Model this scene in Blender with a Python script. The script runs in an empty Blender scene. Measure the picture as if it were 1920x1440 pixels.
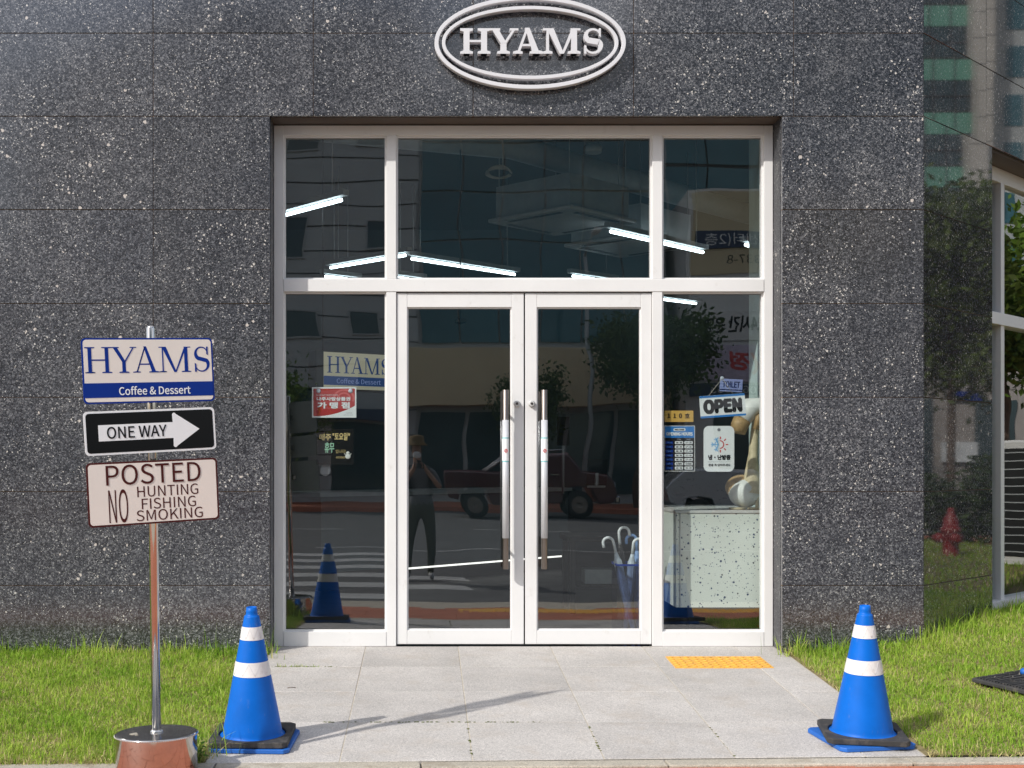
import bpy, bmesh, math, random
import numpy as np
from mathutils import Vector, Matrix
from mathutils.geometry import interpolate_bezier, tessellate_polygon

random.seed(7)
rng = np.random.default_rng(7)
scene = bpy.context.scene
col = scene.collection
PI = math.pi
R = math.radians

# ----------------------------------------------------------------------------- camera
cam_data = bpy.data.cameras.new('camera')
cam = bpy.data.objects.new('camera', cam_data)
col.objects.link(cam)
cam.location = (0.0, -8.0, 1.14)
cam.rotation_euler = (R(90), 0, 0)
cam_data.sensor_width = 36.0
cam_data.lens = 45.0
cam_data.shift_x = (960 - 797) / 1920
cam_data.shift_y = (870 - 720) / 1920
cam_data.clip_start = 0.05
cam_data.clip_end = 2000
scene.camera = cam

# ----------------------------------------------------------------------------- sun, sky, exposure
sun_dir = Vector((0.224, 0.19, -0.232)).normalized()          # direction the light travels
sun_data = bpy.data.lights.new('sun', 'SUN')
sun_data.energy = 2.95
sun_data.angle = R(0.9)
sun_data.color = (1.0, 0.965, 0.90)
sun = bpy.data.objects.new('sun', sun_data)
sun.rotation_euler = sun_dir.to_track_quat('-Z', 'Y').to_euler()
sun.location = (-12, -14, 16)
col.objects.link(sun)

world = bpy.data.worlds.new('World')
scene.world = world
world.use_nodes = True
wn = world.node_tree
for n in list(wn.nodes):
    wn.nodes.remove(n)
w_out = wn.nodes.new('ShaderNodeOutputWorld')
w_bg = wn.nodes.new('ShaderNodeBackground')
w_sky = wn.nodes.new('ShaderNodeTexSky')
w_sky.sky_type = 'NISHITA'
w_sky.sun_disc = False
w_sky.sun_elevation = math.asin(-sun_dir.z)
w_sky.sun_rotation = math.atan2(-sun_dir.x, -sun_dir.y)
w_sky.air_density = 1.0
w_sky.dust_density = 1.6
w_sky.ozone_density = 1.0
w_tc = wn.nodes.new('ShaderNodeTexCoord')
w_map = wn.nodes.new('ShaderNodeMapping')
w_map.inputs['Scale'].default_value = (1.0, 1.0, 2.6)
w_noise = wn.nodes.new('ShaderNodeTexNoise')
w_noise.inputs['Scale'].default_value = 2.3
w_noise.inputs['Detail'].default_value = 8.0
w_noise.inputs['Roughness'].default_value = 0.55
w_ramp = wn.nodes.new('ShaderNodeValToRGB')
w_ramp.color_ramp.elements[0].position = 0.42
w_ramp.color_ramp.elements[0].color = (0, 0, 0, 1)
w_ramp.color_ramp.elements[1].position = 0.66
w_ramp.color_ramp.elements[1].color = (0.95, 0.95, 0.95, 1)
w_mix = wn.nodes.new('ShaderNodeMix')
w_mix.data_type = 'RGBA'
w_mix.inputs['B'].default_value = (8.6, 8.5, 8.4, 1)          # sunlit cloud in the sky's own units
wn.links.new(w_tc.outputs['Generated'], w_map.inputs['Vector'])
wn.links.new(w_map.outputs['Vector'], w_noise.inputs['Vector'])
wn.links.new(w_noise.outputs['Fac'], w_ramp.inputs['Fac'])
wn.links.new(w_ramp.outputs['Color'], w_mix.inputs['Factor'])
wn.links.new(w_sky.outputs['Color'], w_mix.inputs['A'])
wn.links.new(w_mix.outputs['Result'], w_bg.inputs['Color'])
w_bg.inputs['Strength'].default_value = 0.128
wn.links.new(w_bg.outputs['Background'], w_out.inputs['Surface'])

scene.view_settings.view_transform = 'Standard'
scene.view_settings.look = 'None'
scene.view_settings.gamma = 1.0
scene.view_settings.use_curve_mapping = False
scene.view_settings.exposure = 0.42
scene.cycles.max_bounces = 10
scene.cycles.transparent_max_bounces = 24
scene.cycles.caustics_reflective = False
scene.cycles.caustics_refractive = False

# ----------------------------------------------------------------------------- materials
MATS = {}

def new_mat(name):
    m = bpy.data.materials.new(name)
    m.use_nodes = True
    nt = m.node_tree
    b = nt.nodes.get('Principled BSDF')
    MATS[name] = m
    return m, nt, b

def setp(b, base=None, rough=None, metal=None, spec=None, ior=None, coat=None, coat_rough=None):
    if base is not None:
        b.inputs['Base Color'].default_value = (*base, 1)
    if rough is not None:
        b.inputs['Roughness'].default_value = rough
    if metal is not None:
        b.inputs['Metallic'].default_value = metal
    if spec is not None:
        b.inputs['Specular IOR Level'].default_value = spec
    if ior is not None:
        b.inputs['IOR'].default_value = ior
    if coat is not None:
        b.inputs['Coat Weight'].default_value = coat
    if coat_rough is not None:
        b.inputs['Coat Roughness'].default_value = coat_rough

def node(nt, kind, **inp):
    n = nt.nodes.new(kind)
    for k, v in inp.items():
        n.inputs[k].default_value = v
    return n

def obj_vec(nt, rand=True):
    """object coordinates shifted by a random amount per object so that repeats differ"""
    tc = nt.nodes.new('ShaderNodeTexCoord')
    if not rand:
        return tc.outputs['Object']
    oi = nt.nodes.new('ShaderNodeObjectInfo')
    mul = node(nt, 'ShaderNodeVectorMath')
    mul.operation = 'MULTIPLY'
    cb = nt.nodes.new('ShaderNodeCombineXYZ')
    for k in ('X', 'Y', 'Z'):
        nt.links.new(oi.outputs['Random'], cb.inputs[k])
    mul.inputs[1].default_value = (37.0, 53.0, 71.0)
    nt.links.new(cb.outputs[0], mul.inputs[0])
    add = node(nt, 'ShaderNodeVectorMath')
    add.operation = 'ADD'
    nt.links.new(tc.outputs['Object'], add.inputs[0])
    nt.links.new(mul.outputs[0], add.inputs[1])
    return add.outputs[0]

def ramp(nt, stops, interp='LINEAR'):
    r = nt.nodes.new('ShaderNodeValToRGB')
    r.color_ramp.interpolation = interp
    e = r.color_ramp.elements
    while len(e) < len(stops):
        e.new(0.5)
    for i, (p, c) in enumerate(stops):
        e[i].position = p
        e[i].color = (*c, 1) if len(c) == 3 else c
    return r

def simple(name, base, rough=0.5, metal=0.0, var=0.12, scale=8.0, bump=0.0, bscale=200.0, grime=None, gscale=9.0, gamt=0.3, gpos=0.6, **kw):
    """principled surface with slight uneven wear so that nothing is perfectly flat"""
    m, nt, b = new_mat(name)
    setp(b, base, rough, metal, **kw)
    v = obj_vec(nt)
    n = node(nt, 'ShaderNodeTexNoise', Scale=scale, Detail=5.0, Roughness=0.6)
    nt.links.new(v, n.inputs['Vector'])
    lo = tuple(max(0, c * (1 - var)) for c in base)
    hi = tuple(min(1, c * (1 + var)) for c in base)
    r = ramp(nt, [(0.3, lo), (0.7, hi)])
    nt.links.new(n.outputs['Fac'], r.inputs['Fac'])
    if grime:
        gn = node(nt, 'ShaderNodeTexNoise', Scale=gscale, Detail=9.0, Roughness=0.72)
        gm = node(nt, 'ShaderNodeMapping'); gm.inputs['Scale'].default_value = (1.0, 1.0, 0.55); gm.inputs['Location'].default_value = (3.1, 7.7, 1.9)
        nt.links.new(v, gm.inputs['Vector']); nt.links.new(gm.outputs[0], gn.inputs['Vector'])
        gr = ramp(nt, [(gpos, (0, 0, 0)), (min(1, gpos+0.12), (gamt, gamt, gamt))])
        nt.links.new(gn.outputs['Fac'], gr.inputs['Fac'])
        gx = node(nt, 'ShaderNodeMix'); gx.data_type = 'RGBA'; gx.inputs['B'].default_value = (*grime, 1)
        nt.links.new(gr.outputs['Color'], gx.inputs['Factor']); nt.links.new(r.outputs['Color'], gx.inputs['A'])
        nt.links.new(gx.outputs['Result'], b.inputs['Base Color'])
    else:
        nt.links.new(r.outputs['Color'], b.inputs['Base Color'])
    rr = node(nt, 'ShaderNodeMapRange')
    rr.inputs['To Min'].default_value = max(0.02, rough * 0.8)
    rr.inputs['To Max'].default_value = min(1, rough * 1.25)
    nt.links.new(n.outputs['Fac'], rr.inputs['Value'])
    nt.links.new(rr.outputs[0], b.inputs['Roughness'])
    if bump:
        n2 = node(nt, 'ShaderNodeTexNoise', Scale=bscale, Detail=3.0)
        nt.links.new(v, n2.inputs['Vector'])
        bp = node(nt, 'ShaderNodeBump', Strength=bump, Distance=0.002)
        nt.links.new(n2.outputs['Fac'], bp.inputs['Height'])
        nt.links.new(bp.outputs[0], b.inputs['Normal'])
    return m

def emit(name, colr, strength):
    m, nt, b = new_mat(name)
    setp(b, colr, 0.4)
    b.inputs['Emission Color'].default_value = (*colr, 1)
    b.inputs['Emission Strength'].default_value = strength
    return m

def granite(name, gain=1.0, rough=0.16, spec=0.55, fleck=1.0):
    m, nt, b = new_mat(name)
    v = obj_vec(nt)
    L = nt.links.new
    # distort slightly so crystals are irregular
    dn = node(nt, 'ShaderNodeTexNoise', Scale=140.0, Detail=2.0)
    L(v, dn.inputs['Vector'])
    dm = node(nt, 'ShaderNodeVectorMath'); dm.operation = 'SCALE'
    dm.inputs['Scale'].default_value = 0.009
    L(dn.outputs['Color'], dm.inputs[0])
    dv = node(nt, 'ShaderNodeVectorMath'); dv.operation = 'ADD'
    L(v, dv.inputs[0]); L(dm.outputs[0], dv.inputs[1])
    # crystals
    v1 = node(nt, 'ShaderNodeTexVoronoi', Scale=125.0)
    L(dv.outputs[0], v1.inputs['Vector'])
    sep = nt.nodes.new('ShaderNodeSeparateColor')
    L(v1.outputs['Color'], sep.inputs[0])
    g = gain
    r1 = ramp(nt, [(0.0, (0.020*g, 0.021*g, 0.025*g)), (0.35, (0.041*g, 0.042*g, 0.049*g)),
                   (0.62, (0.070*g, 0.072*g, 0.080*g)), (0.85, (0.110*g, 0.112*g, 0.121*g)), (1.0, (0.18*g, 0.18*g, 0.185*g))])
    L(sep.outputs['Red'], r1.inputs['Fac'])
    v2 = node(nt, 'ShaderNodeTexVoronoi', Scale=310.0)
    L(dv.outputs[0], v2.inputs['Vector'])
    sep2 = nt.nodes.new('ShaderNodeSeparateColor')
    L(v2.outputs['Color'], sep2.inputs[0])
    r2 = ramp(nt, [(0.0, (0.35, 0.36, 0.38)), (0.6, (0.95, 0.95, 0.98)), (1.0, (1.75, 1.75, 1.75))])
    L(sep2.outputs['Red'], r2.inputs['Fac'])
    mx = node(nt, 'ShaderNodeMix'); mx.data_type = 'RGBA'; mx.blend_type = 'MULTIPLY'
    mx.inputs['Factor'].default_value = 1.0
    L(r1.outputs['Color'], mx.inputs['A']); L(r2.outputs['Color'], mx.inputs['B'])
    # large cloudiness of the slab
    n3 = node(nt, 'ShaderNodeTexNoise', Scale=2.2, Detail=5.0, Roughness=0.65)
    L(v, n3.inputs['Vector'])
    r3 = ramp(nt, [(0.28, (0.74, 0.76, 0.80)), (0.72, (1.22, 1.2, 1.17))])
    L(n3.outputs['Fac'], r3.inputs['Fac'])
    mx3 = node(nt, 'ShaderNodeMix'); mx3.data_type = 'RGBA'; mx3.blend_type = 'MULTIPLY'
    mx3.inputs['Factor'].default_value = 1.0
    L(mx.outputs['Result'], mx3.inputs['A']); L(r3.outputs['Color'], mx3.inputs['B'])
    stm = node(nt, 'ShaderNodeMapping'); stm.inputs['Scale'].default_value = (9.0, 9.0, 0.7)
    L(v, stm.inputs['Vector'])
    stn = node(nt, 'ShaderNodeTexNoise', Scale=1.0, Detail=4.0, Roughness=0.6); L(stm.outputs[0], stn.inputs['Vector'])
    strp = ramp(nt, [(0.35, (0.90, 0.90, 0.91)), (0.68, (1.12, 1.115, 1.10))])
    L(stn.outputs['Fac'], strp.inputs['Fac'])
    stx = node(nt, 'ShaderNodeMix'); stx.data_type = 'RGBA'; stx.blend_type = 'MULTIPLY'; stx.inputs['Factor'].default_value = 1.0
    L(mx3.outputs['Result'], stx.inputs['A']); L(strp.outputs['Color'], stx.inputs['B'])
    mx3 = stx
    oi = nt.nodes.new('ShaderNodeObjectInfo')
    mo = node(nt, 'ShaderNodeMapRange'); mo.inputs['To Min'].default_value = 0.86; mo.inputs['To Max'].default_value = 1.16
    L(oi.outputs['Random'], mo.inputs['Value'])
    ms_ = node(nt, 'ShaderNodeVectorMath'); ms_.operation = 'SCALE'
    L(mx3.outputs['Result'], ms_.inputs[0]); L(mo.outputs[0], ms_.inputs['Scale'])
    last = ms_.outputs[0]
    # pale feldspar flecks, three sizes, clustered
    fdn = node(nt, 'ShaderNodeTexNoise', Scale=95.0, Detail=3.0, Roughness=0.7); L(v, fdn.inputs['Vector'])
    fdm = node(nt, 'ShaderNodeVectorMath'); fdm.operation = 'SCALE'; fdm.inputs['Scale'].default_value = 0.022
    L(fdn.outputs['Color'], fdm.inputs[0])
    fdv = node(nt, 'ShaderNodeVectorMath'); fdv.operation = 'ADD'; L(v, fdv.inputs[0]); L(fdm.outputs[0], fdv.inputs[1])
    n4 = node(nt, 'ShaderNodeTexNoise', Scale=4.0, Detail=3.0)
    L(v, n4.inputs['Vector'])
    for sc, thr, size, colr in ((170.0, 0.966, 0.46, (0.60*fleck, 0.59*fleck, 0.57*fleck)), (84.0, 0.972, 0.36, (0.62*fleck, 0.585*fleck, 0.54*fleck)),
                                (38.0, 0.984, 0.30, (0.55*fleck, 0.50*fleck, 0.46*fleck))):
        vv = node(nt, 'ShaderNodeTexVoronoi', Scale=sc)
        L(fdv.outputs[0], vv.inputs['Vector'])
        ss = nt.nodes.new('ShaderNodeSeparateColor')
        L(vv.outputs['Color'], ss.inputs[0])
        addc = node(nt, 'ShaderNodeMath'); addc.operation = 'MULTIPLY_ADD'
        addc.inputs[1].default_value = 0.22; addc.inputs[2].default_value = -0.113
        L(n4.outputs['Fac'], addc.inputs[0])
        sm = node(nt, 'ShaderNodeMath'); sm.operation = 'ADD'
        L(ss.outputs['Green'], sm.inputs[0]); L(addc.outputs[0], sm.inputs[1])
        gt = node(nt, 'ShaderNodeMath'); gt.operation = 'GREATER_THAN'
        gt.inputs[1].default_value = thr
        L(sm.outputs[0], gt.inputs[0])
        lt = node(nt, 'ShaderNodeMath'); lt.operation = 'LESS_THAN'
        szr = node(nt, 'ShaderNodeMath'); szr.operation = 'MULTIPLY_ADD'; szr.inputs[1].default_value = size*1.0; szr.inputs[2].default_value = size*0.45
        L(ss.outputs['Blue'], szr.inputs[0]); L(szr.outputs[0], lt.inputs[1])
        L(vv.outputs['Distance'], lt.inputs[0])
        mul = node(nt, 'ShaderNodeMath'); mul.operation = 'MULTIPLY'
        L(gt.outputs[0], mul.inputs[0]); L(lt.outputs[0], mul.inputs[1])
        mm = node(nt, 'ShaderNodeMix'); mm.data_type = 'RGBA'
        mm.inputs['B'].default_value = (*colr, 1)
        L(mul.outputs[0], mm.inputs['Factor']); L(last, mm.inputs['A'])
        last = mm.outputs['Result']
    L(last, b.inputs['Base Color'])
    setp(b, rough=rough, spec=spec)
    return m

def glass(name, tint, reflect=0.10, wave=0.003, wave_scale=1.7):
    """tinted pane: see-through plus a mirror coat that grows at grazing angles; slightly wavy like tempered glass"""
    m, nt, b = new_mat(name)
    L = nt.links.new
    nt.nodes.remove(b)
    out = nt.nodes.get('Material Output')
    tr = nt.nodes.new('ShaderNodeBsdfTransparent')
    tr.inputs['Color'].default_value = (*tint, 1)
    gl = nt.nodes.new('ShaderNodeBsdfGlossy')
    gl.inputs['Roughness'].default_value = 0.0
    gl.inputs['Color'].default_value = (0.96, 0.98, 1.0, 1)
    v = obj_vec(nt)
    mp = node(nt, 'ShaderNodeMapping'); mp.inputs['Scale'].default_value = (0.8, 1, 1.5)
    L(v, mp.inputs['Vector'])
    n = node(nt, 'ShaderNodeTexNoise', Scale=wave_scale, Detail=1.0)
    L(mp.outputs[0], n.inputs['Vector'])
    sub = node(nt, 'ShaderNodeVectorMath'); sub.operation = 'SUBTRACT'
    sub.inputs[1].default_value = (0.5, 0.5, 0.5)
    L(n.outputs['Color'], sub.inputs[0])
    sc = node(nt, 'ShaderNodeVectorMath'); sc.operation = 'SCALE'
    sc.inputs['Scale'].default_value = wave * 4
    L(sub.outputs[0], sc.inputs[0])
    geo = nt.nodes.new('ShaderNodeNewGeometry')
    ad = node(nt, 'ShaderNodeVectorMath'); ad.operation = 'ADD'
    L(geo.outputs['Normal'], ad.inputs[0]); L(sc.outputs[0], ad.inputs[1])
    nn = node(nt, 'ShaderNodeVectorMath'); nn.operation = 'NORMALIZE'
    L(ad.outputs[0], nn.inputs[0])
    L(nn.outputs[0], gl.inputs['Normal'])
    fr = node(nt, 'ShaderNodeFresnel', IOR=1.5)
    mr = node(nt, 'ShaderNodeMapRange')
    mr.inputs['From Min'].default_value = 0.04
    mr.inputs['From Max'].default_value = 1.0
    mr.inputs['To Min'].default_value = reflect
    mr.inputs['To Max'].default_value = 1.0
    L(fr.outputs[0], mr.inputs['Value'])
    inv = node(nt, 'ShaderNodeMath'); inv.operation = 'SUBTRACT'
    inv.inputs[0].default_value = 1.0
    L(geo.outputs['Backfacing'], inv.inputs[1])
    mul = node(nt, 'ShaderNodeMath'); mul.operation = 'MULTIPLY'
    L(mr.outputs[0], mul.inputs[0]); L(inv.outputs[0], mul.inputs[1])
    mx = nt.nodes.new('ShaderNodeMixShader')
    L(mul.outputs[0], mx.inputs['Fac'])
    L(tr.outputs[0], mx.inputs[1]); L(gl.outputs[0], mx.inputs[2])
    L(mx.outputs[0], out.inputs['Surface'])
    return m

def paving(name, base, stain=0.38):
    m, nt, b = new_mat(name)
    L = nt.links.new
    v = obj_vec(nt)
    n1 = node(nt, 'ShaderNodeTexNoise', Scale=2.4, Detail=6.0, Roughness=0.6)
    L(v, n1.inputs['Vector'])
    r1 = ramp(nt, [(0.3, tuple(c*0.86 for c in base)), (0.7, tuple(c*1.1 for c in base))])
    L(n1.outputs['Fac'], r1.inputs['Fac'])
    vo = node(nt, 'ShaderNodeTexVoronoi', Scale=230.0)
    L(v, vo.inputs['Vector'])
    se = nt.nodes.new('ShaderNodeSeparateColor'); L(vo.outputs['Color'], se.inputs[0])
    r2 = ramp(nt, [(0.0, (0.62, 0.62, 0.63)), (0.25, (0.9, 0.9, 0.9)), (0.8, (1.06, 1.06, 1.05)), (1.0, (1.3, 1.29, 1.27))])
    L(se.outputs['Red'], r2.inputs['Fac'])
    mx = node(nt, 'ShaderNodeMix'); mx.data_type = 'RGBA'; mx.blend_type = 'MULTIPLY'
    mx.inputs['Factor'].default_value = 1.0
    L(r1.outputs['Color'], mx.inputs['A']); L(r2.outputs['Color'], mx.inputs['B'])
    # rusty and dusty stains with their own outline
    n2 = node(nt, 'ShaderNodeTexNoise', Scale=5.5, Detail=6.0, Roughness=0.7)
    L(v, n2.inputs['Vector'])
    r3 = ramp(nt, [(0.52, (0, 0, 0)), (0.72, (stain, stain, stain))])
    L(n2.outputs['Fac'], r3.inputs['Fac'])
    m2 = node(nt, 'ShaderNodeMix'); m2.data_type = 'RGBA'
    m2.inputs['B'].default_value = (base[0]*(0.82 if stain < 0.5 else 0.5), base[1]*(0.74 if stain < 0.5 else 0.42), base[2]*(0.64 if stain < 0.5 else 0.32), 1)
    L(r3.outputs['Color'], m2.inputs['Factor']); L(mx.outputs['Result'], m2.inputs['A'])
    sv = node(nt, 'ShaderNodeTexVoronoi', Scale=8.0); L(v, sv.inputs['Vector'])
    sse = nt.nodes.new('ShaderNodeSeparateColor'); L(sv.outputs['Color'], sse.inputs[0])
    sg = node(nt, 'ShaderNodeMath'); sg.operation = 'GREATER_THAN'; sg.inputs[1].default_value = 0.72; L(sse.outputs['Green'], sg.inputs[0])
    sl = node(nt, 'ShaderNodeMapRange'); sl.inputs['From Min'].default_value = 0.05; sl.inputs['From Max'].default_value = 0.14
    sl.inputs['To Min'].default_value = 0.30; sl.inputs['To Max'].default_value = 0.0; L(sv.outputs['Distance'], sl.inputs['Value'])
    sm_ = node(nt, 'ShaderNodeMath'); sm_.operation = 'MULTIPLY'; L(sg.outputs[0], sm_.inputs[0]); L(sl.outputs[0], sm_.inputs[1])
    mg = node(nt, 'ShaderNodeMix'); mg.data_type = 'RGBA'; mg.inputs['B'].default_value = (base[0]*0.55, base[1]*0.55, base[2]*0.55, 1)
    L(sm_.outputs[0], mg.inputs['Factor']); L(m2.outputs['Result'], mg.inputs['A'])
    m2 = mg
    oi = nt.nodes.new('ShaderNodeObjectInfo')
    mrv = node(nt, 'ShaderNodeMapRange'); mrv.inputs['To Min'].default_value = 0.93; mrv.inputs['To Max'].default_value = 1.05
    L(oi.outputs['Random'], mrv.inputs['Value'])
    m3 = node(nt, 'ShaderNodeVectorMath'); m3.operation = 'SCALE'
    L(m2.outputs['Result'], m3.inputs[0]); L(mrv.outputs[0], m3.inputs['Scale'])
    L(m3.outputs[0], b.inputs['Base Color'])
    setp(b, rough=0.72)
    bp = node(nt, 'ShaderNodeBump', Strength=0.25, Distance=0.001)
    L(se.outputs['Red'], bp.inputs['Height']); L(bp.outputs[0], b.inputs['Normal'])
    return m

granite('granite', gain=1.06, rough=0.12, spec=1.0)
granite('granite_polished_shaded', gain=0.8, rough=0.028, spec=1.0, fleck=0.7)  # smoother granite; side wall's shade is put into its darker base and flecks
granite('granite_return', gain=0.9, rough=0.45)
simple('mortar', (0.16, 0.105, 0.07), 0.85)
simple('white_frame', (0.735, 0.73, 0.725), 0.38, var=0.03, scale=3.0, grime=(0.50, 0.47, 0.43), gscale=12.0, gamt=0.35, gpos=0.60)
simple('white_sign', (0.66, 0.655, 0.68), 0.4, var=0.02)
simple('gasket', (0.03, 0.03, 0.03), 0.7)
simple('steel_dark', (0.23, 0.20, 0.18), 0.32, 1.0, var=0.1)
simple('steel', (0.58, 0.57, 0.56), 0.12, 1.0, var=0.08, scale=5)
simple('steel_mirror', (0.55, 0.53, 0.51), 0.10, 1.0, var=0.06, scale=5)
simple('sleeve', (0.62, 0.63, 0.66), 0.35, 0.2, var=0.03)
simple('sticker_white', (0.80, 0.82, 0.83), 0.35, var=0.02)
simple('teal', (0.25, 0.55, 0.58), 0.5)
simple('red_print', (0.60, 0.05, 0.05), 0.4, var=0.08)
simple('red_deep', (0.44, 0.035, 0.03), 0.4, var=0.1)
simple('red_swirl', (0.62, 0.13, 0.12), 0.4, var=0.08)
simple('ink', (0.008, 0.008, 0.010), 0.5, spec=0.15)
simple('ink_grey', (0.20, 0.20, 0.22), 0.5)
simple('blue_print', (0.004, 0.032, 0.26), 0.4, var=0.06, spec=0.15)
simple('blue_bright', (0.02, 0.19, 0.55), 0.4, var=0.08)
simple('blue_sky', (0.16, 0.42, 0.72), 0.4)
simple('beige_sign', (0.86, 0.775, 0.705), 0.3, var=0.02, spec=0.3)
simple('white_print', (0.90, 0.90, 0.91), 0.3, var=0.015, spec=0.3)
simple('black_sign', (0.004, 0.0045, 0.006), 0.2, var=0.05, spec=0.15)
simple('brown_sign', (0.075, 0.014, 0.013), 0.4, var=0.05, spec=0.15)
simple('cone_blue', (0.0006, 0.122, 0.54), 0.42, var=0.10, scale=7, spec=0.22, grime=(0.13, 0.20, 0.42), gscale=15.0, gamt=0.45, gpos=0.58)
simple('cone_plate_blue', (0.015, 0.12, 0.46), 0.5, var=0.1)
simple('band_white', (0.72, 0.72, 0.72), 0.3, var=0.06, scale=25, grime=(0.42, 0.39, 0.34), gscale=30.0, gamt=0.5, gpos=0.55)
simple('band_line', (0.62, 0.62, 0.63), 0.3)
simple('rubber', (0.035, 0.034, 0.035), 0.75, var=0.25, scale=14, bump=0.3, grime=(0.12, 0.105, 0.09), gscale=18.0, gamt=0.5, gpos=0.52)
simple('tactile', (0.80, 0.42, 0.065), 0.6, var=0.10, scale=20, grime=(0.58, 0.33, 0.10), gscale=30.0, gamt=0.7, gpos=0.5)
simple('yellow_plate', (0.62, 0.37, 0.08), 0.5, var=0.04)
simple('chalk_yellow', (0.72, 0.56, 0.25), 0.7)
simple('chalk_green', (0.35, 0.62, 0.45), 0.7)
simple('chalk_white', (0.75, 0.75, 0.72), 0.7)
simple('blackboard', (0.006, 0.005, 0.005), 0.8, spec=0.2)
simple('string', (0.45, 0.42, 0.36), 0.8)
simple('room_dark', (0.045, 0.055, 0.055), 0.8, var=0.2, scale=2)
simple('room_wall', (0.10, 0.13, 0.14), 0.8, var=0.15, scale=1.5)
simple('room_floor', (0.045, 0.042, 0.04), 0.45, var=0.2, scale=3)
simple('grey_metal', (0.36, 0.38, 0.38), 0.5)
simple('pale_metal', (0.55, 0.55, 0.54), 0.45)
simple('black_metal', (0.012, 0.012, 0.012), 0.45)
emit('tube_glow', (0.80, 0.93, 1.0), 7.0)
emit('led_glow', (1.0, 0.97, 0.92), 1.2)
emit('lightbox', (0.80, 0.74, 0.54), 0.19)
emit('lightbox_blue', (0.012, 0.06, 0.24), 0.26)
emit('lightbox_white', (0.36, 0.44, 0.80), 0.25)
simple('umbrella_white', (0.72, 0.74, 0.76), 0.4)
simple('umbrella_clear', (0.45, 0.50, 0.56), 0.3, var=0.25, scale=30)
simple('umbrella_blue', (0.22, 0.36, 0.66), 0.5, var=0.2, scale=30)
simple('umbrella_black', (0.03, 0.028, 0.03), 0.5)
simple('wood_tan', (0.42, 0.27, 0.12), 0.55, var=0.25, scale=25)
simple('wood_pale', (0.62, 0.52, 0.34), 0.55, var=0.2, scale=25)
simple('duck_white', (0.75, 0.75, 0.72), 0.5, var=0.08)
simple('curtain', (0.55, 0.68, 0.66), 0.7, var=0.1)
simple('soil', (0.20, 0.16, 0.075), 0.95, var=0.45, scale=18, bump=0.6, bscale=60)
simple('asphalt', (0.10, 0.10, 0.10), 0.85, var=0.15, scale=2)
simple('road_paint', (0.42, 0.42, 0.41), 0.7, var=0.15, scale=6)
simple('clad_grey', (0.44, 0.46, 0.46), 0.5, var=0.06, scale=1)
simple('clad_beige', (0.62, 0.52, 0.33), 0.6, var=0.06, scale=1)
simple('clad_tower', (0.52, 0.49, 0.45), 0.7, var=0.05, scale=1)
simple('clad_shop', (0.42, 0.38, 0.35), 0.7, var=0.1, scale=1)
simple('clad_white', (0.70, 0.69, 0.66), 0.6, var=0.06, scale=1)
simple('seam', (0.07, 0.07, 0.07), 0.8)
simple('window_dark', (0.03, 0.06, 0.07), 0.08, spec=0.7, var=0.2, scale=0.5)
simple('window_teal', (0.03, 0.12, 0.15), 0.08, spec=0.7, var=0.2, scale=0.3)
simple('spandrel_green', (0.16, 0.38, 0.29), 0.2, var=0.1, scale=0.5)
simple('navy', (0.03, 0.05, 0.10), 0.5)
simple('purple_sign', (0.58, 0.50, 0.62), 0.5)
simple('truck_red', (0.075, 0.02, 0.024), 0.22, var=0.05, coat=0.6, coat_rough=0.05)
simple('car_silver', (0.50, 0.51, 0.53), 0.28, 0.5, var=0.03, coat=0.6)
simple('car_glass', (0.015, 0.02, 0.022), 0.05, spec=0.8)
simple('tyre', (0.018, 0.018, 0.018), 0.8)
simple('hydrant_red', (0.24, 0.012, 0.012), 0.4, var=0.15, scale=20)
simple('skin', (0.46, 0.27, 0.19), 0.55, var=0.06)
simple('shirt', (0.17, 0.17, 0.18), 0.8, var=0.1)
simple('vest', (0.03, 0.03, 0.033), 0.8)
simple('trousers', (0.085, 0.085, 0.06), 0.85, var=0.12)
simple('hat', (0.16, 0.10, 0.035), 0.8, var=0.12)
simple('hair', (0.012, 0.010, 0.009), 0.6)
simple('mask', (0.74, 0.76, 0.78), 0.8)
simple('shoe', (0.45, 0.45, 0.45), 0.7)
simple('bark', (0.13, 0.10, 0.075), 0.9, var=0.35, scale=14, bump=0.6, bscale=40)
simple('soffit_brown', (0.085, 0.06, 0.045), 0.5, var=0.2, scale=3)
glass('window_glass', (0.935, 0.962, 0.957), reflect=0.18, wave=0.0022)
glass('side_glass', (0.935, 0.962, 0.957), reflect=0.22, wave=0.003)
glass('acrylic_blue', (0.58, 0.63, 0.76), reflect=0.05, wave=0.0)
paving('slab_stone', (0.498, 0.470, 0.448), stain=0.49)
paving('kerb_stone', (0.45, 0.41, 0.34), stain=0.8)
paving('brick_red', (0.50, 0.17, 0.095))
simple('slab_joint', (0.47, 0.42, 0.34), 0.95, var=0.25, scale=40)
simple('moss', (0.10, 0.12, 0.03), 0.95, var=0.5, scale=60)

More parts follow.
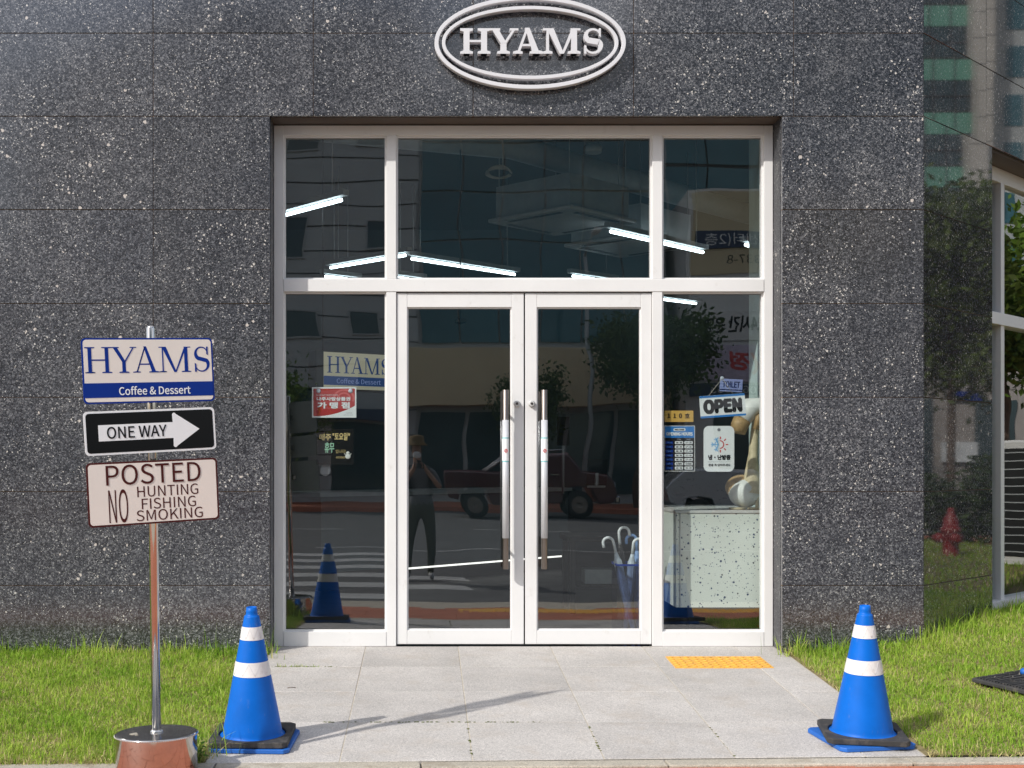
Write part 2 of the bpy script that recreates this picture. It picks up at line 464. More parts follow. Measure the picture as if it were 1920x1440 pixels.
def terrazzo():
    m, nt, b = new_mat('terrazzo')
    L = nt.links.new
    v = obj_vec(nt)
    base = node(nt, 'ShaderNodeTexNoise', Scale=3.0, Detail=4.0)
    L(v, base.inputs['Vector'])
    r = ramp(nt, [(0.3, (0.69, 0.715, 0.665)), (0.7, (0.75, 0.775, 0.725))])
    L(base.outputs['Fac'], r.inputs['Fac'])
    last = r.outputs['Color']
    for sc, thr, size, c in ((52.0, 0.58, 0.40, (0.035, 0.06, 0.14)), (90.0, 0.66, 0.40, (0.14, 0.18, 0.24)), (40.0, 0.84, 0.30, (0.03, 0.035, 0.05))):
        vv = node(nt, 'ShaderNodeTexVoronoi', Scale=sc); L(v, vv.inputs['Vector'])
        ss = nt.nodes.new('ShaderNodeSeparateColor'); L(vv.outputs['Color'], ss.inputs[0])
        gt = node(nt, 'ShaderNodeMath'); gt.operation = 'GREATER_THAN'; gt.inputs[1].default_value = thr
        L(ss.outputs['Red'], gt.inputs[0])
        szm = node(nt, 'ShaderNodeMath'); szm.operation = 'MULTIPLY'; szm.inputs[1].default_value = size
        L(ss.outputs['Blue'], szm.inputs[0])
        lt = node(nt, 'ShaderNodeMath'); lt.operation = 'LESS_THAN'
        L(vv.outputs['Distance'], lt.inputs[0]); L(szm.outputs[0], lt.inputs[1])
        mul = node(nt, 'ShaderNodeMath'); mul.operation = 'MULTIPLY'
        L(gt.outputs[0], mul.inputs[0]); L(lt.outputs[0], mul.inputs[1])
        mm = node(nt, 'ShaderNodeMix'); mm.data_type = 'RGBA'; mm.inputs['B'].default_value = (*c, 1)
        L(mul.outputs[0], mm.inputs['Factor']); L(last, mm.inputs['A'])
        last = mm.outputs['Result']
    L(last, b.inputs['Base Color'])
    setp(b, rough=0.4)
terrazzo()

def leafy(name, attr=True, base=(0.1, 0.15, 0.03), trans=0.45):
    m, nt, b = new_mat(name)
    L = nt.links.new
    out = nt.nodes.get('Material Output')
    setp(b, base, 0.55, spec=0.25)
    tl = nt.nodes.new('ShaderNodeBsdfTranslucent')
    mx = nt.nodes.new('ShaderNodeMixShader'); mx.inputs['Fac'].default_value = trans
    if attr:
        at = nt.nodes.new('ShaderNodeAttribute'); at.attribute_name = 'tint'
        L(at.outputs['Color'], b.inputs['Base Color']); L(at.outputs['Color'], tl.inputs['Color'])
    else:
        tl.inputs['Color'].default_value = (*base, 1)
    L(b.outputs[0], mx.inputs[1]); L(tl.outputs[0], mx.inputs[2])
    L(mx.outputs[0], out.inputs['Surface'])
leafy('grass_blade', trans=0.35)
leafy('leaf', trans=0.3)
leafy('leaf_green', False, (0.09, 0.20, 0.025))
leafy('leaf_dry', False, (0.62, 0.30, 0.06))

# ----------------------------------------------------------------------------- mesh helpers
class MB:
    """collects simple shapes; build() links them as one mesh object"""
    def __init__(self):
        self.v = []; self.f = []; self.m = []; self.s = []
    def add(self, vs, fs, mi=0, smooth=False):
        o = len(self.v)
        self.v += [tuple(p) for p in vs]
        for f in fs:
            self.f.append([o + i for i in f]); self.m.append(mi); self.s.append(smooth)
        return self
    def box(self, x0, x1, y0, y1, z0, z1, mi=0):
        vs = [(x0,y0,z0),(x1,y0,z0),(x1,y1,z0),(x0,y1,z0),(x0,y0,z1),(x1,y0,z1),(x1,y1,z1),(x0,y1,z1)]
        fs = [(3,2,1,0),(4,5,6,7),(0,1,5,4),(1,2,6,5),(2,3,7,6),(3,0,4,7)]
        return self.add(vs, fs, mi)
    def prism(self, pts, y0, y1, mi=0, smooth=False):
        """polygon given as (x, z), counter-clockwise seen from -Y, extruded from y0 (front) to y1 (back)"""
        a = sum(pts[i][0]*pts[(i+1) % len(pts)][1] - pts[(i+1) % len(pts)][0]*pts[i][1] for i in range(len(pts)))
        if a < 0:
            pts = pts[::-1]
        n = len(pts)
        vs = [(x, y0, z) for x, z in pts] + [(x, y1, z) for x, z in pts]
        self.add(vs, [list(range(n)), list(range(2*n-1, n-1, -1))], mi)
        o = len(self.v) - 2*n
        for i in range(n):
            j = (i+1) % n
            self.f.append([o+i, o+n+i, o+n+j, o+j]); self.m.append(mi); self.s.append(smooth)
        return self
    def slab(self, pts, z0, z1, mi=0):
        """polygon given as (x, y) extruded upward"""
        a = sum(pts[i][0]*pts[(i+1) % len(pts)][1] - pts[(i+1) % len(pts)][0]*pts[i][1] for i in range(len(pts)))
        if a < 0:
            pts = pts[::-1]
        n = len(pts)
        top = [(p[0], p[1], z1 + (p[2] if len(p) > 2 else 0)) for p in pts]
        bot = [(p[0], p[1], z0 + (p[2] if len(p) > 2 else 0)) for p in pts]
        fs = [list(range(n)), list(range(2*n-1, n-1, -1))] + [[i, n+i, n+(i+1) % n, (i+1) % n] for i in range(n)]
        return self.add(top + bot, fs, mi)
    def ring(self, outer, inner, y0, y1, mi=0, smooth=True):
        """two matching loops of (x, z) -> a frame extruded in Y"""
        n = len(outer)
        vs = [(x,y0,z) for x,z in outer] + [(x,y0,z) for x,z in inner] + [(x,y1,z) for x,z in outer] + [(x,y1,z) for x,z in inner]
        o = len(self.v)
        self.v += vs
        for i in range(n):
            j = (i+1) % n
            for q, sm in (([i, j, n+j, n+i], False), ([2*n+i, 3*n+i, 3*n+j, 2*n+j], False), ([i, 2*n+i, 2*n+j, j], smooth), ([n+i, n+j, 3*n+j, 3*n+i], smooth)):
                self.f.append([o+k for k in q]); self.m.append(mi); self.s.append(sm)
        return self
    def lathe(self, prof, seg=40, cx=0, cy=0, mi=0, cap=True, a0=0.0, smooth=True):
        o = len(self.v)
        for r, z in prof:
            for k in range(seg):
                a = a0 + 2*PI*k/seg
                self.v.append((cx + r*math.cos(a), cy + r*math.sin(a), z))
        for i in range(len(prof)-1):
            for k in range(seg):
                k2 = (k+1) % seg
                self.f.append([o+i*seg+k, o+i*seg+k2, o+(i+1)*seg+k2, o+(i+1)*seg+k]); self.m.append(mi); self.s.append(smooth)
        if cap:
            self.f.append([o + k for k in range(seg)][::-1]); self.m.append(mi); self.s.append(False)
            e = o + (len(prof)-1)*seg
            self.f.append([e + k for k in range(seg)]); self.m.append(mi); self.s.append(False)
        return self
    def tube(self, pts, r, seg=10, mi=0, cap=True):
        pts = [Vector(p) for p in pts]
        rr = r if isinstance(r, (list, tuple)) else [r]*len(pts)
        o = len(self.v)
        up = None
        for i, p in enumerate(pts):
            t = (pts[min(i+1, len(pts)-1)] - pts[max(i-1, 0)]).normalized()
            if up is None:
                up = Vector((0,0,1)) if abs(t.z) < 0.9 else Vector((1,0,0))
            s = t.cross(up).normalized(); up = s.cross(t).normalized()
            for k in range(seg):
                a = 2*PI*k/seg
                self.v.append(tuple(p + s*(rr[i]*math.cos(a)) + up*(rr[i]*math.sin(a))))
        for i in range(len(pts)-1):
            for k in range(seg):
                k2 = (k+1) % seg
                self.f.append([o+i*seg+k, o+(i+1)*seg+k, o+(i+1)*seg+k2, o+i*seg+k2]); self.m.append(mi); self.s.append(True)
        if cap:
            self.f.append([o+k for k in range(seg)]); self.m.append(mi); self.s.append(False)
            e = o + (len(pts)-1)*seg
            self.f.append([e+k for k in range(seg)][::-1]); self.m.append(mi); self.s.append(False)
        return self
    def ball(self, c, rx, ry, rz, nu=16, nv=10, mi=0):
        prof = []
        o = len(self.v)
        for i in range(nv+1):
            t = PI*i/nv
            for k in range(nu):
                a = 2*PI*k/nu
                self.v.append((c[0]+rx*math.sin(t)*math.cos(a), c[1]+ry*math.sin(t)*math.sin(a), c[2]-rz*math.cos(t)))
        for i in range(nv):
            for k in range(nu):
                k2 = (k+1) % nu
                self.f.append([o+i*nu+k, o+i*nu+k2, o+(i+1)*nu+k2, o+(i+1)*nu+k]); self.m.append(mi); self.s.append(True)
        return self
    def mesh(self, name):
        me = bpy.data.meshes.new(name)
        me.from_pydata(self.v, [], self.f)
        me.polygons.foreach_set('material_index', self.m)
        me.polygons.foreach_set('use_smooth', self.s)
        me.update()
        return me
    def build(self, name, mats, parent=None, loc=(0,0,0), rot=(0,0,0), bevel=0.0, seg=1):
        me = self.mesh(name)
        return place(name, me, mats, parent, loc, rot, bevel, seg)

def place(name, me, mats, parent=None, loc=(0,0,0), rot=(0,0,0), bevel=0.0, seg=1):
    if isinstance(mats, str):
        mats = [mats]
    if len(me.materials) == 0:
        for k in mats:
            me.materials.append(MATS[k])
    o = bpy.data.objects.new(name, me)
    o.location = loc; o.rotation_euler = rot
    col.objects.link(o)
    if parent is not None:
        o.parent = parent
    if bevel:
        b = o.modifiers.new('bevel', 'BEVEL')
        b.width = bevel; b.segments = seg; b.limit_method = 'ANGLE'; b.angle_limit = R(40)
    return o

def tag(o, label=None, cat=None, group=None, kind=None):
    if label: o['label'] = label
    if cat: o['category'] = cat
    if group: o['group'] = group
    if kind: o['kind'] = kind
    return o

def thing(name, label, cat, loc=(0,0,0), rot=(0,0,0), group=None):
    o = bpy.data.objects.new(name, None)
    o.empty_display_size = 0.1
    o.location = loc; o.rotation_euler = rot
    col.objects.link(o)
    return tag(o, label, cat, group)

def copy_tree(o, parent=None):
    c = o.copy(); col.objects.link(c); c.parent = parent
    for ch in list(o.children):
        copy_tree(ch, c)
    return c

def rrect(w, h, r, n=6, cx=0, cz=0):
    pts = []
    for (sx, sz, a0) in ((1,-1,-90),(1,1,0),(-1,1,90),(-1,-1,180)):
        for k in range(n+1):
            a = R(a0 + 90*k/n)
            pts.append((cx + sx*(w/2-r) + r*math.cos(a), cz + sz*(h/2-r) + r*math.sin(a)))
    return pts

def ellipse(a, b, n=96, cx=0, cz=0):
    return [(cx+a*math.cos(2*PI*k/n), cz+b*math.sin(2*PI*k/n)) for k in range(n)]

FONTS = {}
def load_font(key, fname):
    """typefaces that ship inside Blender; the built-in one is used when they are missing"""
    try:
        import os
        fp = os.path.join(bpy.utils.system_resource('DATAFILES'), 'fonts', fname)
        if os.path.exists(fp):
            FONTS[key] = bpy.data.fonts.load(fp)
    except Exception:
        pass
load_font('cjk', 'Noto Sans CJK Regular.woff2')

def text_mesh(body, w, h, bold=0.0, shear=0.0):
    """flat print: text fitted to a w x h box, centred, facing -Y; bold thickens the strokes by that many metres"""
    cu = bpy.data.curves.new('lettering', 'FONT')
    cu.body = body
    cu.size = 1.0
    f = FONTS.get('cjk')
    if f is not None:
        cu.font = f
    cu.shear = shear
    ob = bpy.data.objects.new('lettering', cu)
    crv = ob.to_curve(bpy.context.evaluated_depsgraph_get())
    loops = []
    for sp in crv.splines:
        bp = sp.bezier_points
        n = len(bp)
        if n < 2:
            continue
        L = []
        for k in range(n):
            a, b = bp[k], bp[(k+1) % n]
            straight = a.handle_right_type == 'VECTOR' and b.handle_left_type == 'VECTOR'
            d1 = (a.handle_right-a.co).cross(b.co-a.co).length + (b.handle_left-b.co).cross(b.co-a.co).length
            q = [a.co] if straight or d1 < 1e-7 else interpolate_bezier(a.co, a.handle_right, b.handle_left, b.co, 6)[:-1]
            L += [(p[0], p[1]) for p in q]
        L = [p for k, p in enumerate(L) if math.dist(p, L[k-1]) > 1e-6]
        if len(L) > 2:
            loops.append(L)
    ob.to_curve_clear()
    bpy.data.objects.remove(ob); bpy.data.curves.remove(cu)
    def area(L):
        return 0.5*sum(L[k-1][0]*L[k][1]-L[k][0]*L[k-1][1] for k in range(len(L)))
    def inside(p, L):
        c = False
        for k in range(len(L)):
            (x0, y0), (x1, y1) = L[k-1], L[k]
            if (y0 > p[1]) != (y1 > p[1]) and p[0] < (x1-x0)*(p[1]-y0)/(y1-y0)+x0:
                c = not c
        return c
    ar = [area(L) for L in loops]
    sgn0 = 1 if ar[max(range(len(ar)), key=lambda k: abs(ar[k]))] > 0 else -1
    outs = [L for L, a in zip(loops, ar) if a*sgn0 > 0]
    holes = [L for L, a in zip(loops, ar) if a*sgn0 < 0]
    allp = np.array([p for L in loops for p in L])
    mn, mx = allp.min(0), allp.max(0)
    sx = (w-bold)/(mx[0]-mn[0]); sz = (h-bold)/(mx[1]-mn[1])
    X, Zc, lay, faces = [], [], [], []
    for q, O in enumerate(outs):                     # every outline with its own counters, so crossing strokes stay whole
        polys = [O] + [H for H in holes if inside(H[0], O) and not any(P2 is not O and inside(P2[0], O) and inside(H[0], P2) for P2 in outs)]
        tris = tessellate_polygon([[Vector((p[0], p[1], 0)) for p in P2] for P2 in polys])
        o = len(X)
        for P2 in polys:
            for p in P2:
                X.append((p[0]-(mn[0]+mx[0])/2)*sx); Zc.append((p[1]-(mn[1]+mx[1])/2)*sz); lay.append((q % 5)*0.00003)
        for t in tris:
            a, b, c = (o+t[0], o+t[1], o+t[2])
            d = (X[b]-X[a])*(Zc[c]-Zc[a])-(X[c]-X[a])*(Zc[b]-Zc[a])
            faces.append([a, b, c] if d > 0 else [a, c, b])
    x, z = np.array(X), np.array(Zc)
    lay = np.array(lay)
    vs, fs = [], []
    offs = [(0, 0)] if bold == 0 else [(math.cos(k*PI/3)*bold/2, math.sin(k*PI/3)*bold/2) for k in range(6)]
    for k, (ox, oz) in enumerate(offs):
        o = len(vs)
        vs += [(a+ox, -0.00016*k-l, b+oz) for a, b, l in zip(x, z, lay)]
        fs += [[o+i for i in f] for f in faces]
    me = bpy.data.meshes.new('lettering')
    me.from_pydata(vs, [], fs)
    me.update()
    return me

def lettering(body, w, h, mat, parent, x, y, z, bold=0.0, shear=0.0, rot=(0,0,0), name='lettering'):
    return place(name, text_mesh(body, w, h, bold=bold, shear=shear), mat, parent, (x, y, z), rot)

def serif_word(word, width, height, t, n, s, e, depth, gap=0.06, slab=True):
    """serif capitals made of stems, hairlines and feet; returns an MB in the XZ plane, front at y=0"""
    mb = MB()
    adv = {'H': 1.02, 'Y': 0.98, 'A': 1.02, 'M': 1.26, 'S': 0.72}
    kern = {'HY': -0.05, 'YA': -0.17, 'AM': -0.01, 'MS': 0.06}
    total = sum(adv[c] for c in word) + gap*(len(word)-1) + sum(kern.get(word[k:k+2], 0) for k in range(len(word)-1))
    kx = width/total
    x = 0.0
    lay = [0]
    def pc(pts):
        lay[0] = (lay[0] + 1) % 9
        d = lay[0]*0.00012
        mb.prism([((x+px)*kx, pz*height) for px, pz in pts], d, depth)
    def rect(x0, x1, z0, z1):
        pc([(x0,z0),(x1,z0),(x1,z1),(x0,z1)])
    def foot(xc0, xc1, top):
        if top: pc([(xc0-e,1),(xc0-e,1-s),(xc0,1-s*1.5),(xc1,1-s*1.5),(xc1+e,1-s),(xc1+e,1)])
        else: pc([(xc0-e,0),(xc1+e,0),(xc1+e,s),(xc1,s*1.5),(xc0,s*1.5),(xc0-e,s)])
    for ci, c in enumerate(word):
        w = adv[c]
        if c == 'H':
            a, b = e, w-e-t
            rect(a, a+t, 0, 1); rect(b, b+t, 0, 1); rect(a+t*0.5, b+t*0.5, 0.5-n/2, 0.5+n/2)
            for q in (a, b):
                foot(q, q+t, True); foot(q, q+t, False)
        elif c == 'Y':
            m = w/2
            rect(m-t/2, m+t/2, 0, 0.46); foot(m-t/2, m+t/2, False)
            pc([(e*0.6,1),(m-t/2,0.42),(m+t/2,0.42),(e*0.6+t*1.15,1)])
            pc([(w-e*0.6-n*1.1,1),(m+t*0.02,0.42),(m+t/2,0.42),(w-e*0.6,1)])
            foot(e*0.6, e*0.6+t*1.15, True) if False else pc([(-e*0.1,1),(-e*0.1,1-s),(e*0.6+t*1.15+e*0.7,1-s),(e*0.6+t*1.15+e*0.7,1)])
            pc([(w-e*1.6-n*1.1,1),(w-e*1.6-n*1.1,1-s),(w+e*0.1,1-s),(w+e*0.1,1)])
        elif c == 'A':
            m = w/2
            pc([(e,0),(e+n*1.1,0),(m+n*0.1,1.0),(m-n*0.9,1.0)])
            pc([(w-e-t*1.15,0),(w-e,0),(m+t*0.22,1.02),(m-t*0.55,1.02)])
            rect(e+(m-e)*0.34, w-e-t*0.6-(m-e)*0.30, 0.30, 0.30+n)
            foot(e, e+n*1.1, False); foot(w-e-t*1.15, w-e, False)
        elif c == 'M':
            a, b = e, w-e-t
            rect(a, a+n, 0, 1); rect(b, b+t, 0, 1)
            m = w*0.49
            pc([(a,1),(m-t*0.25,0.0),(m+t*0.42,0.0),(a+t*1.2,1)])
            pc([(b+t*0.1,1),(m+t*0.0,0.0),(m+t*0.42,0.0),(b+t*0.75,1)])
            foot(a, a+n, False); foot(b, b+t, False)
            pc([(a-e,1),(a-e,1-s),(a+t*1.0,1-s),(a+t*1.1,1)])
            pc([(b-t*0.1,1),(b,1-s),(b+t+e,1-s),(b+t+e,1)])
        elif c == 'S':
            pts = []
            # centre line of an S from upper right terminal to lower left terminal
            r1 = 0.245; cz1 = 1-r1-n*0.45; r2 = 0.265; cz2 = r2+n*0.45; m = w/2
            ax = w*0.36
            for k in range(15):
                a = R(25 + k*(205/14)); pts.append((m+ax*0.92*math.cos(a), cz1+r1*math.sin(a), 0))
            for k in range(1, 16):
                a = R(50 - k*(205/15)); pts.append((m+ax*math.cos(a), cz2+r2*math.sin(a), 0))
            N = len(pts)
            L, Rr = [], []
            for i in range(N):
                p0 = pts[max(i-1,0)]; p1 = pts[min(i+1,N-1)]
                dx, dz = (p1[0]-p0[0])*kx, (p1[1]-p0[1])*height
                l = math.hypot(dx, dz); nx, nz = -dz/l, dx/l
                u = i/(N-1)
                wd = (n*0.9 + (t*1.12-n*0.9)*math.exp(-((u-0.5)/0.2)**2))*height*0.5
                px, pz = (x+pts[i][0])*kx, pts[i][1]*height
                L.append((px+nx*wd, pz+nz*wd)); Rr.append((px-nx*wd, pz-nz*wd))
            for i in range(N-1):
                mb.prism([L[i], L[i+1], Rr[i+1], Rr[i]], 0.0005, depth)
            pc([(m+ax*0.78,1.0),(m+ax*0.78,0.70),(m+ax*1.02,0.66),(m+ax*1.02,1.0)])
            pc([(m-ax*1.10,0.0),(m-ax*1.10,0.36),(m-ax*0.84,0.31),(m-ax*0.84,0.0)])
        x += w + gap + kern.get(word[ci:ci+2], 0)
    return mb

# ----------------------------------------------------------------------------- the cafe building
Z0 = 0.0
DW = -0.19                      # wall face, the entrance frame stands at y = 0
building = thing('building', 'dark speckled granite building with a white glazed double door entrance', 'building')

rows = [-0.32, 0.398, 0.971, 1.547, 2.119, 2.692, 3.262, 3.769, 4.342, 4.915]
xl = [-5.57, -4.59, -3.612, -2.636, -1.66, -0.947]
xt = [-5.57, -4.59, -3.612, -2.636, -1.66, -0.683, 0.293, 1.272, 2.249, 3.043]
G = 0.0022                     # half a joint
def granite_panel(x0, x1, z0, z1, parent=building, **kw):
    w, h = x1-x0-2*G, z1-z0-2*G
    mb = MB().box(-w/2, w/2, 0, 0.03, -h/2, h/2)
    return mb.build('granite_panel', 'granite', parent, ((x0+x1)/2, DW + random.uniform(-0.0006, 0.0006), (z0+z1)/2),
                    (random.uniform(-0.0012, 0.0012), 0, random.uniform(-0.0012, 0.0012)), bevel=0.0012)
for k in range(len(rows)-1):
    z0, z1 = rows[k], rows[k+1]
    if z1 <= 3.27:
        for i in range(len(xl)-1):
            granite_panel(xl[i], xl[i+1], z0, z1)
        granite_panel(2.177, 3.043, z0, z1)
    else:
        for i in range(len(xt)-1):
            granite_panel(xt[i], xt[i+1], z0, z1)
# mortar-coloured wall behind the panels, with the opening left out
wb = MB()
wb.box(-5.57, -0.95, DW+0.0045, 0.10, -0.4, 4.915)
wb.box(2.18, 3.036, DW+0.0045, DW+0.10, -0.4, 4.915)
wb.box(-0.95, 2.18, DW+0.0045, 0.10, 3.265, 4.915)
wb.build('backing_wall', 'mortar', building)
# stone returns of the opening
MB().box(-0.98, -0.947, DW+0.031, 0.09, 0.0, 3.262).build('jamb_stone', 'granite_return', building)
MB().box(2.177, 2.21, DW+0.031, 0.09, 0.0, 3.262).build('jamb_stone', 'granite_return', building)
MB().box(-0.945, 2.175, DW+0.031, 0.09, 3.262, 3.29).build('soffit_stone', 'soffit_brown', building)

# side wall at 45 degrees from the corner, local frame: x along the wall, -y outward
side = bpy.data.objects.new('side_wall', None); col.objects.link(side); side.parent = building
side.location = (3.043, DW, 0); side.rotation_euler = (0, 0, R(45))
sx_l = [0.0, 1.064]
sx_t = [0.0, 0.96, 1.94, 2.92, 3.9, 4.88, 5.86]
def side_panel(x0, x1, z0, z1):
    w, h = x1-x0-2*G, z1-z0-2*G
    mb = MB().box(-w/2, w/2, 0, 0.03, -h/2, h/2)
    return mb.build('granite_panel', 'granite_polished_shaded', side, ((x0+x1)/2, random.uniform(-0.0006, 0.0006), (z0+z1)/2),
                    (random.uniform(-0.002, 0.002), 0, random.uniform(-0.002, 0.002)), bevel=0.0012)
for k in range(len(rows)-1):
    z0, z1 = rows[k], rows[k+1]
    if z1 <= 3.27:
        side_panel(0.0, 1.064, z0, z1)
        side_panel(4.9, 5.86, z0, z1)
    else:
        for i in range(len(sx_t)-1):
            side_panel(sx_t[i], sx_t[i+1], z0, z1)
sb = MB()
sb.box(0.008, 1.06, 0.008, 0.15, -0.4, 4.915)
sb.box(4.905, 5.86, 0.008, 0.15, -0.4, 4.915)
sb.box(1.06, 4.905, 0.008, 0.30, 3.265, 4.915)
sb.box(1.06, 4.905, 0.06, 0.30, -0.4, 0.12)
sb.build('backing_wall', 'mortar', side)
MB().box(1.034, 1.062, 0.031, 0.30, 0.12, 3.262).build('jamb_stone', 'granite_return', side)
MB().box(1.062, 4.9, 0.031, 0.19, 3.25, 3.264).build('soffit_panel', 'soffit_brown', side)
# side window frame, set 0.19 m behind the face
for nm, args in (('window_head', (1.062, 4.9, 0.19, 0.28, 3.15, 3.25)), ('window_transom', (1.062, 4.9, 0.17, 0.28, 2.13, 2.215)),
                 ('window_sill', (1.062, 4.9, 0.15, 0.30, 0.10, 0.17))):
    MB().box(*args).build(nm, 'white_frame', side, bevel=0.002)
for xm in (1.70, 2.9, 4.1):
    MB().box(xm, xm+0.062, 0.185, 0.275, 0.17, 2.13).build('mullion', 'white_frame', side, bevel=0.002)
    MB().box(xm, xm+0.062, 0.185, 0.275, 2.215, 3.15).build('mullion', 'white_frame', side, bevel=0.002)
for x0, x1 in ((1.064, 1.70), (1.762, 2.9), (2.962, 4.1), (4.162, 4.9)):
    for z0, z1 in ((0.17, 2.13), (2.215, 3.15)):
        MB().box(-(x1-x0)/2, (x1-x0)/2, 0, 0.008, -(z1-z0)/2, (z1-z0)/2).build('pane', 'side_glass', side, ((x0+x1)/2, 0.225, (z0+z1)/2))

# entrance frame ------------------------------------------------------------
F0, F1 = 0.0, 0.11
def bar(name, x0, x1, z0, z1, y0=F0, y1=F1):
    return MB().box(x0, x1, y0, y1, z0, z1).build(name, 'white_frame', building, bevel=0.0025)
bar('frame_jamb', -0.945, -0.885, 0.0, 3.257)
bar('frame_jamb', 2.118, 2.175, 0.0, 3.257)
bar('frame_head', -0.885, 2.118, 3.195, 3.257)
for a, b in ((-0.242, -0.18), (1.421, 1.484)):
    bar('mullion', a, b, 0.0, 2.217)
    bar('mullion', a, b, 2.296, 3.195)
bar('transom', -0.885, 2.118, 2.217, 2.296, -0.004)
bar('bottom_rail', -0.885, -0.242, 0.0, 0.092, -0.003)
bar('bottom_rail', 1.484, 2.118, 0.0, 0.092, -0.003)
def beads(x0, x1, z0, z1):
    """glazing bead round a pane, set back from the frame face, then the pane itself"""
    b = 0.011
    mb = MB().box(x0, x1, 0.022, 0.044, z0, z0+b).box(x0, x1, 0.022, 0.044, z1-b, z1)
    mb.box(x0, x0+b, 0.0222, 0.044, z0+b, z1-b).box(x1-b, x1, 0.0222, 0.044, z0+b, z1-b)
    mb.build('glazing_bead', 'white_frame', building)
    for zz in (z0+b, z1-b-0.003):
        MB().box(x0+b, x1-b, 0.040, 0.0442, zz, zz+0.003).build('gasket', 'gasket', building)
    w, h = x1-x0-0.006, z1-z0-0.006
    return MB().box(-w/2, w/2, 0, 0.010, -h/2, h/2).build('pane', 'window_glass', building, ((x0+x1)/2, 0.045, (z0+z1)/2),
                                                         (random.uniform(-0.0008, 0.0008), 0, random.uniform(-0.001, 0.001)))
for a, b in ((-0.885, -0.242), (-0.18, 1.421), (1.484, 2.118)):
    beads(a, b, 2.296, 3.195)
beads(-0.885, -0.242, 0.092, 2.217)
beads(1.484, 2.118, 0.092, 2.217)
MB().box(-0.945, 2.175, 0.004, 0.11, -0.03, -0.002).build('threshold', 'steel', building)

def door(x0, x1, gx0, gx1, hx, lx):
    root_y = 0.012
    gz0, gz1 = 0.10, 2.121
    z0, z1 = 0.012, 2.209
    mb = MB()
    d = 0.05
    mb.box(x0, gx0, 0, d, z0, z1).box(gx1, x1, 0, d, z0, z1)
    mb.box(gx0+0.0005, gx1-0.0005, 0.001, d, z0, gz0).box(gx0+0.0005, gx1-0.0005, 0.001, d, gz1, z1)
    o = mb.build('door', 'white_frame', building, (0, root_y, 0), bevel=0.002)
    b = 0.008
    gb = MB().box(gx0, gx1, 0.014, 0.026, gz0, gz0+b).box(gx0, gx1, 0.014, 0.026, gz1-b, gz1)
    gb.box(gx0, gx0+b, 0.0142, 0.026, gz0+b, gz1-b).box(gx1-b, gx1, 0.0142, 0.026, gz0+b, gz1-b)
    gb.build('glazing_bead', 'white_frame', o)
    w, h = gx1-gx0-0.004, gz1-gz0-0.004
    MB().box(-w/2, w/2, 0, 0.010, -h/2, h/2).build('pane', 'window_glass', o, ((gx0+gx1)/2, 0.027, (gz0+gz1)/2))
    # pull handle: tube on two posts, plastic sleeve still on, sticker on the sleeve
    hy = -0.075
    hb = MB().tube([(hx, hy, 0.488), (hx, hy, 0.49), (hx, hy, 1.598), (hx, hy, 1.60)], [0.017, 0.019, 0.019, 0.017], 20)
    for zz in (0.62, 1.47):
        hb.tube([(hx, hy, zz), (hx, 0.024, zz)], 0.009, 12)
    hb.build('handle', 'steel_dark', o)
    MB().lathe([(0.0205, 0.68), (0.0205, 1.413)], 24, hx, hy).build('handle_sleeve', 'sleeve', o)
    # a wrap-around label that covers the camera side of the sleeve
    def wrap(z0, z1, r, a0, a1, mat, name):
        vs, fs = [], []
        n = 12
        for i in range(n+1):
            a = R(a0 + (a1-a0)*i/n)
            vs += [(hx + r*math.cos(a), hy + r*math.sin(a), z0), (hx + r*math.cos(a), hy + r*math.sin(a), z1)]
        for i in range(n):
            fs.append((2*i, 2*i+2, 2*i+3, 2*i+1))
        m = MB().add(vs, fs, 0, True)
        return m.build(name, mat, o)
    wrap(1.152, 1.305, 0.0212, 175, 350, 'teal', 'label_edge')
    wrap(1.160, 1.297, 0.0217, 175, 350, 'sticker_white', 'label')
    rg = [(0.0107*math.cos(2*PI*k/24), 0.0107*math.sin(2*PI*k/24)) for k in range(24)]
    ri = [(0.0082*math.cos(2*PI*k/24), 0.0082*math.sin(2*PI*k/24)) for k in range(24)]
    pm = MB().ring([(hx+a+0.001, 1.222+c) for a, c in rg], [(hx+a+0.001, 1.222+c) for a, c in ri], hy-0.0245, hy-0.0215)
    pm.prism([(hx-0.006, 1.2145), (hx-0.0045, 1.213), (hx+0.008, 1.2295), (hx+0.0065, 1.231)], hy-0.0242, hy-0.0215)
    pm.build('no_touch_mark', 'red_print', o)
    MB().lathe([(0.021, 0.0), (0.021, 0.008), (0.017, 0.014), (0.017, 0.022), (0.014, 0.024)], 24).build('lock', 'pale_metal', o, (lx, 0, 1.517), (R(90), 0, 0))
    MB().lathe([(0.008, 0.0), (0.008, 0.002)], 14).box(-0.0012, 0.0012, -0.005, 0.005, 0.002, 0.0026, 1).build('keyhole', ['steel_dark', 'gasket'], o, (lx, -0.0243, 1.517), (R(90), 0, 0))
    return o
door(-0.177, 0.618, -0.112, 0.542, 0.499, 0.574)
door(0.627, 1.418, 0.700, 1.352, 0.740, 0.667)

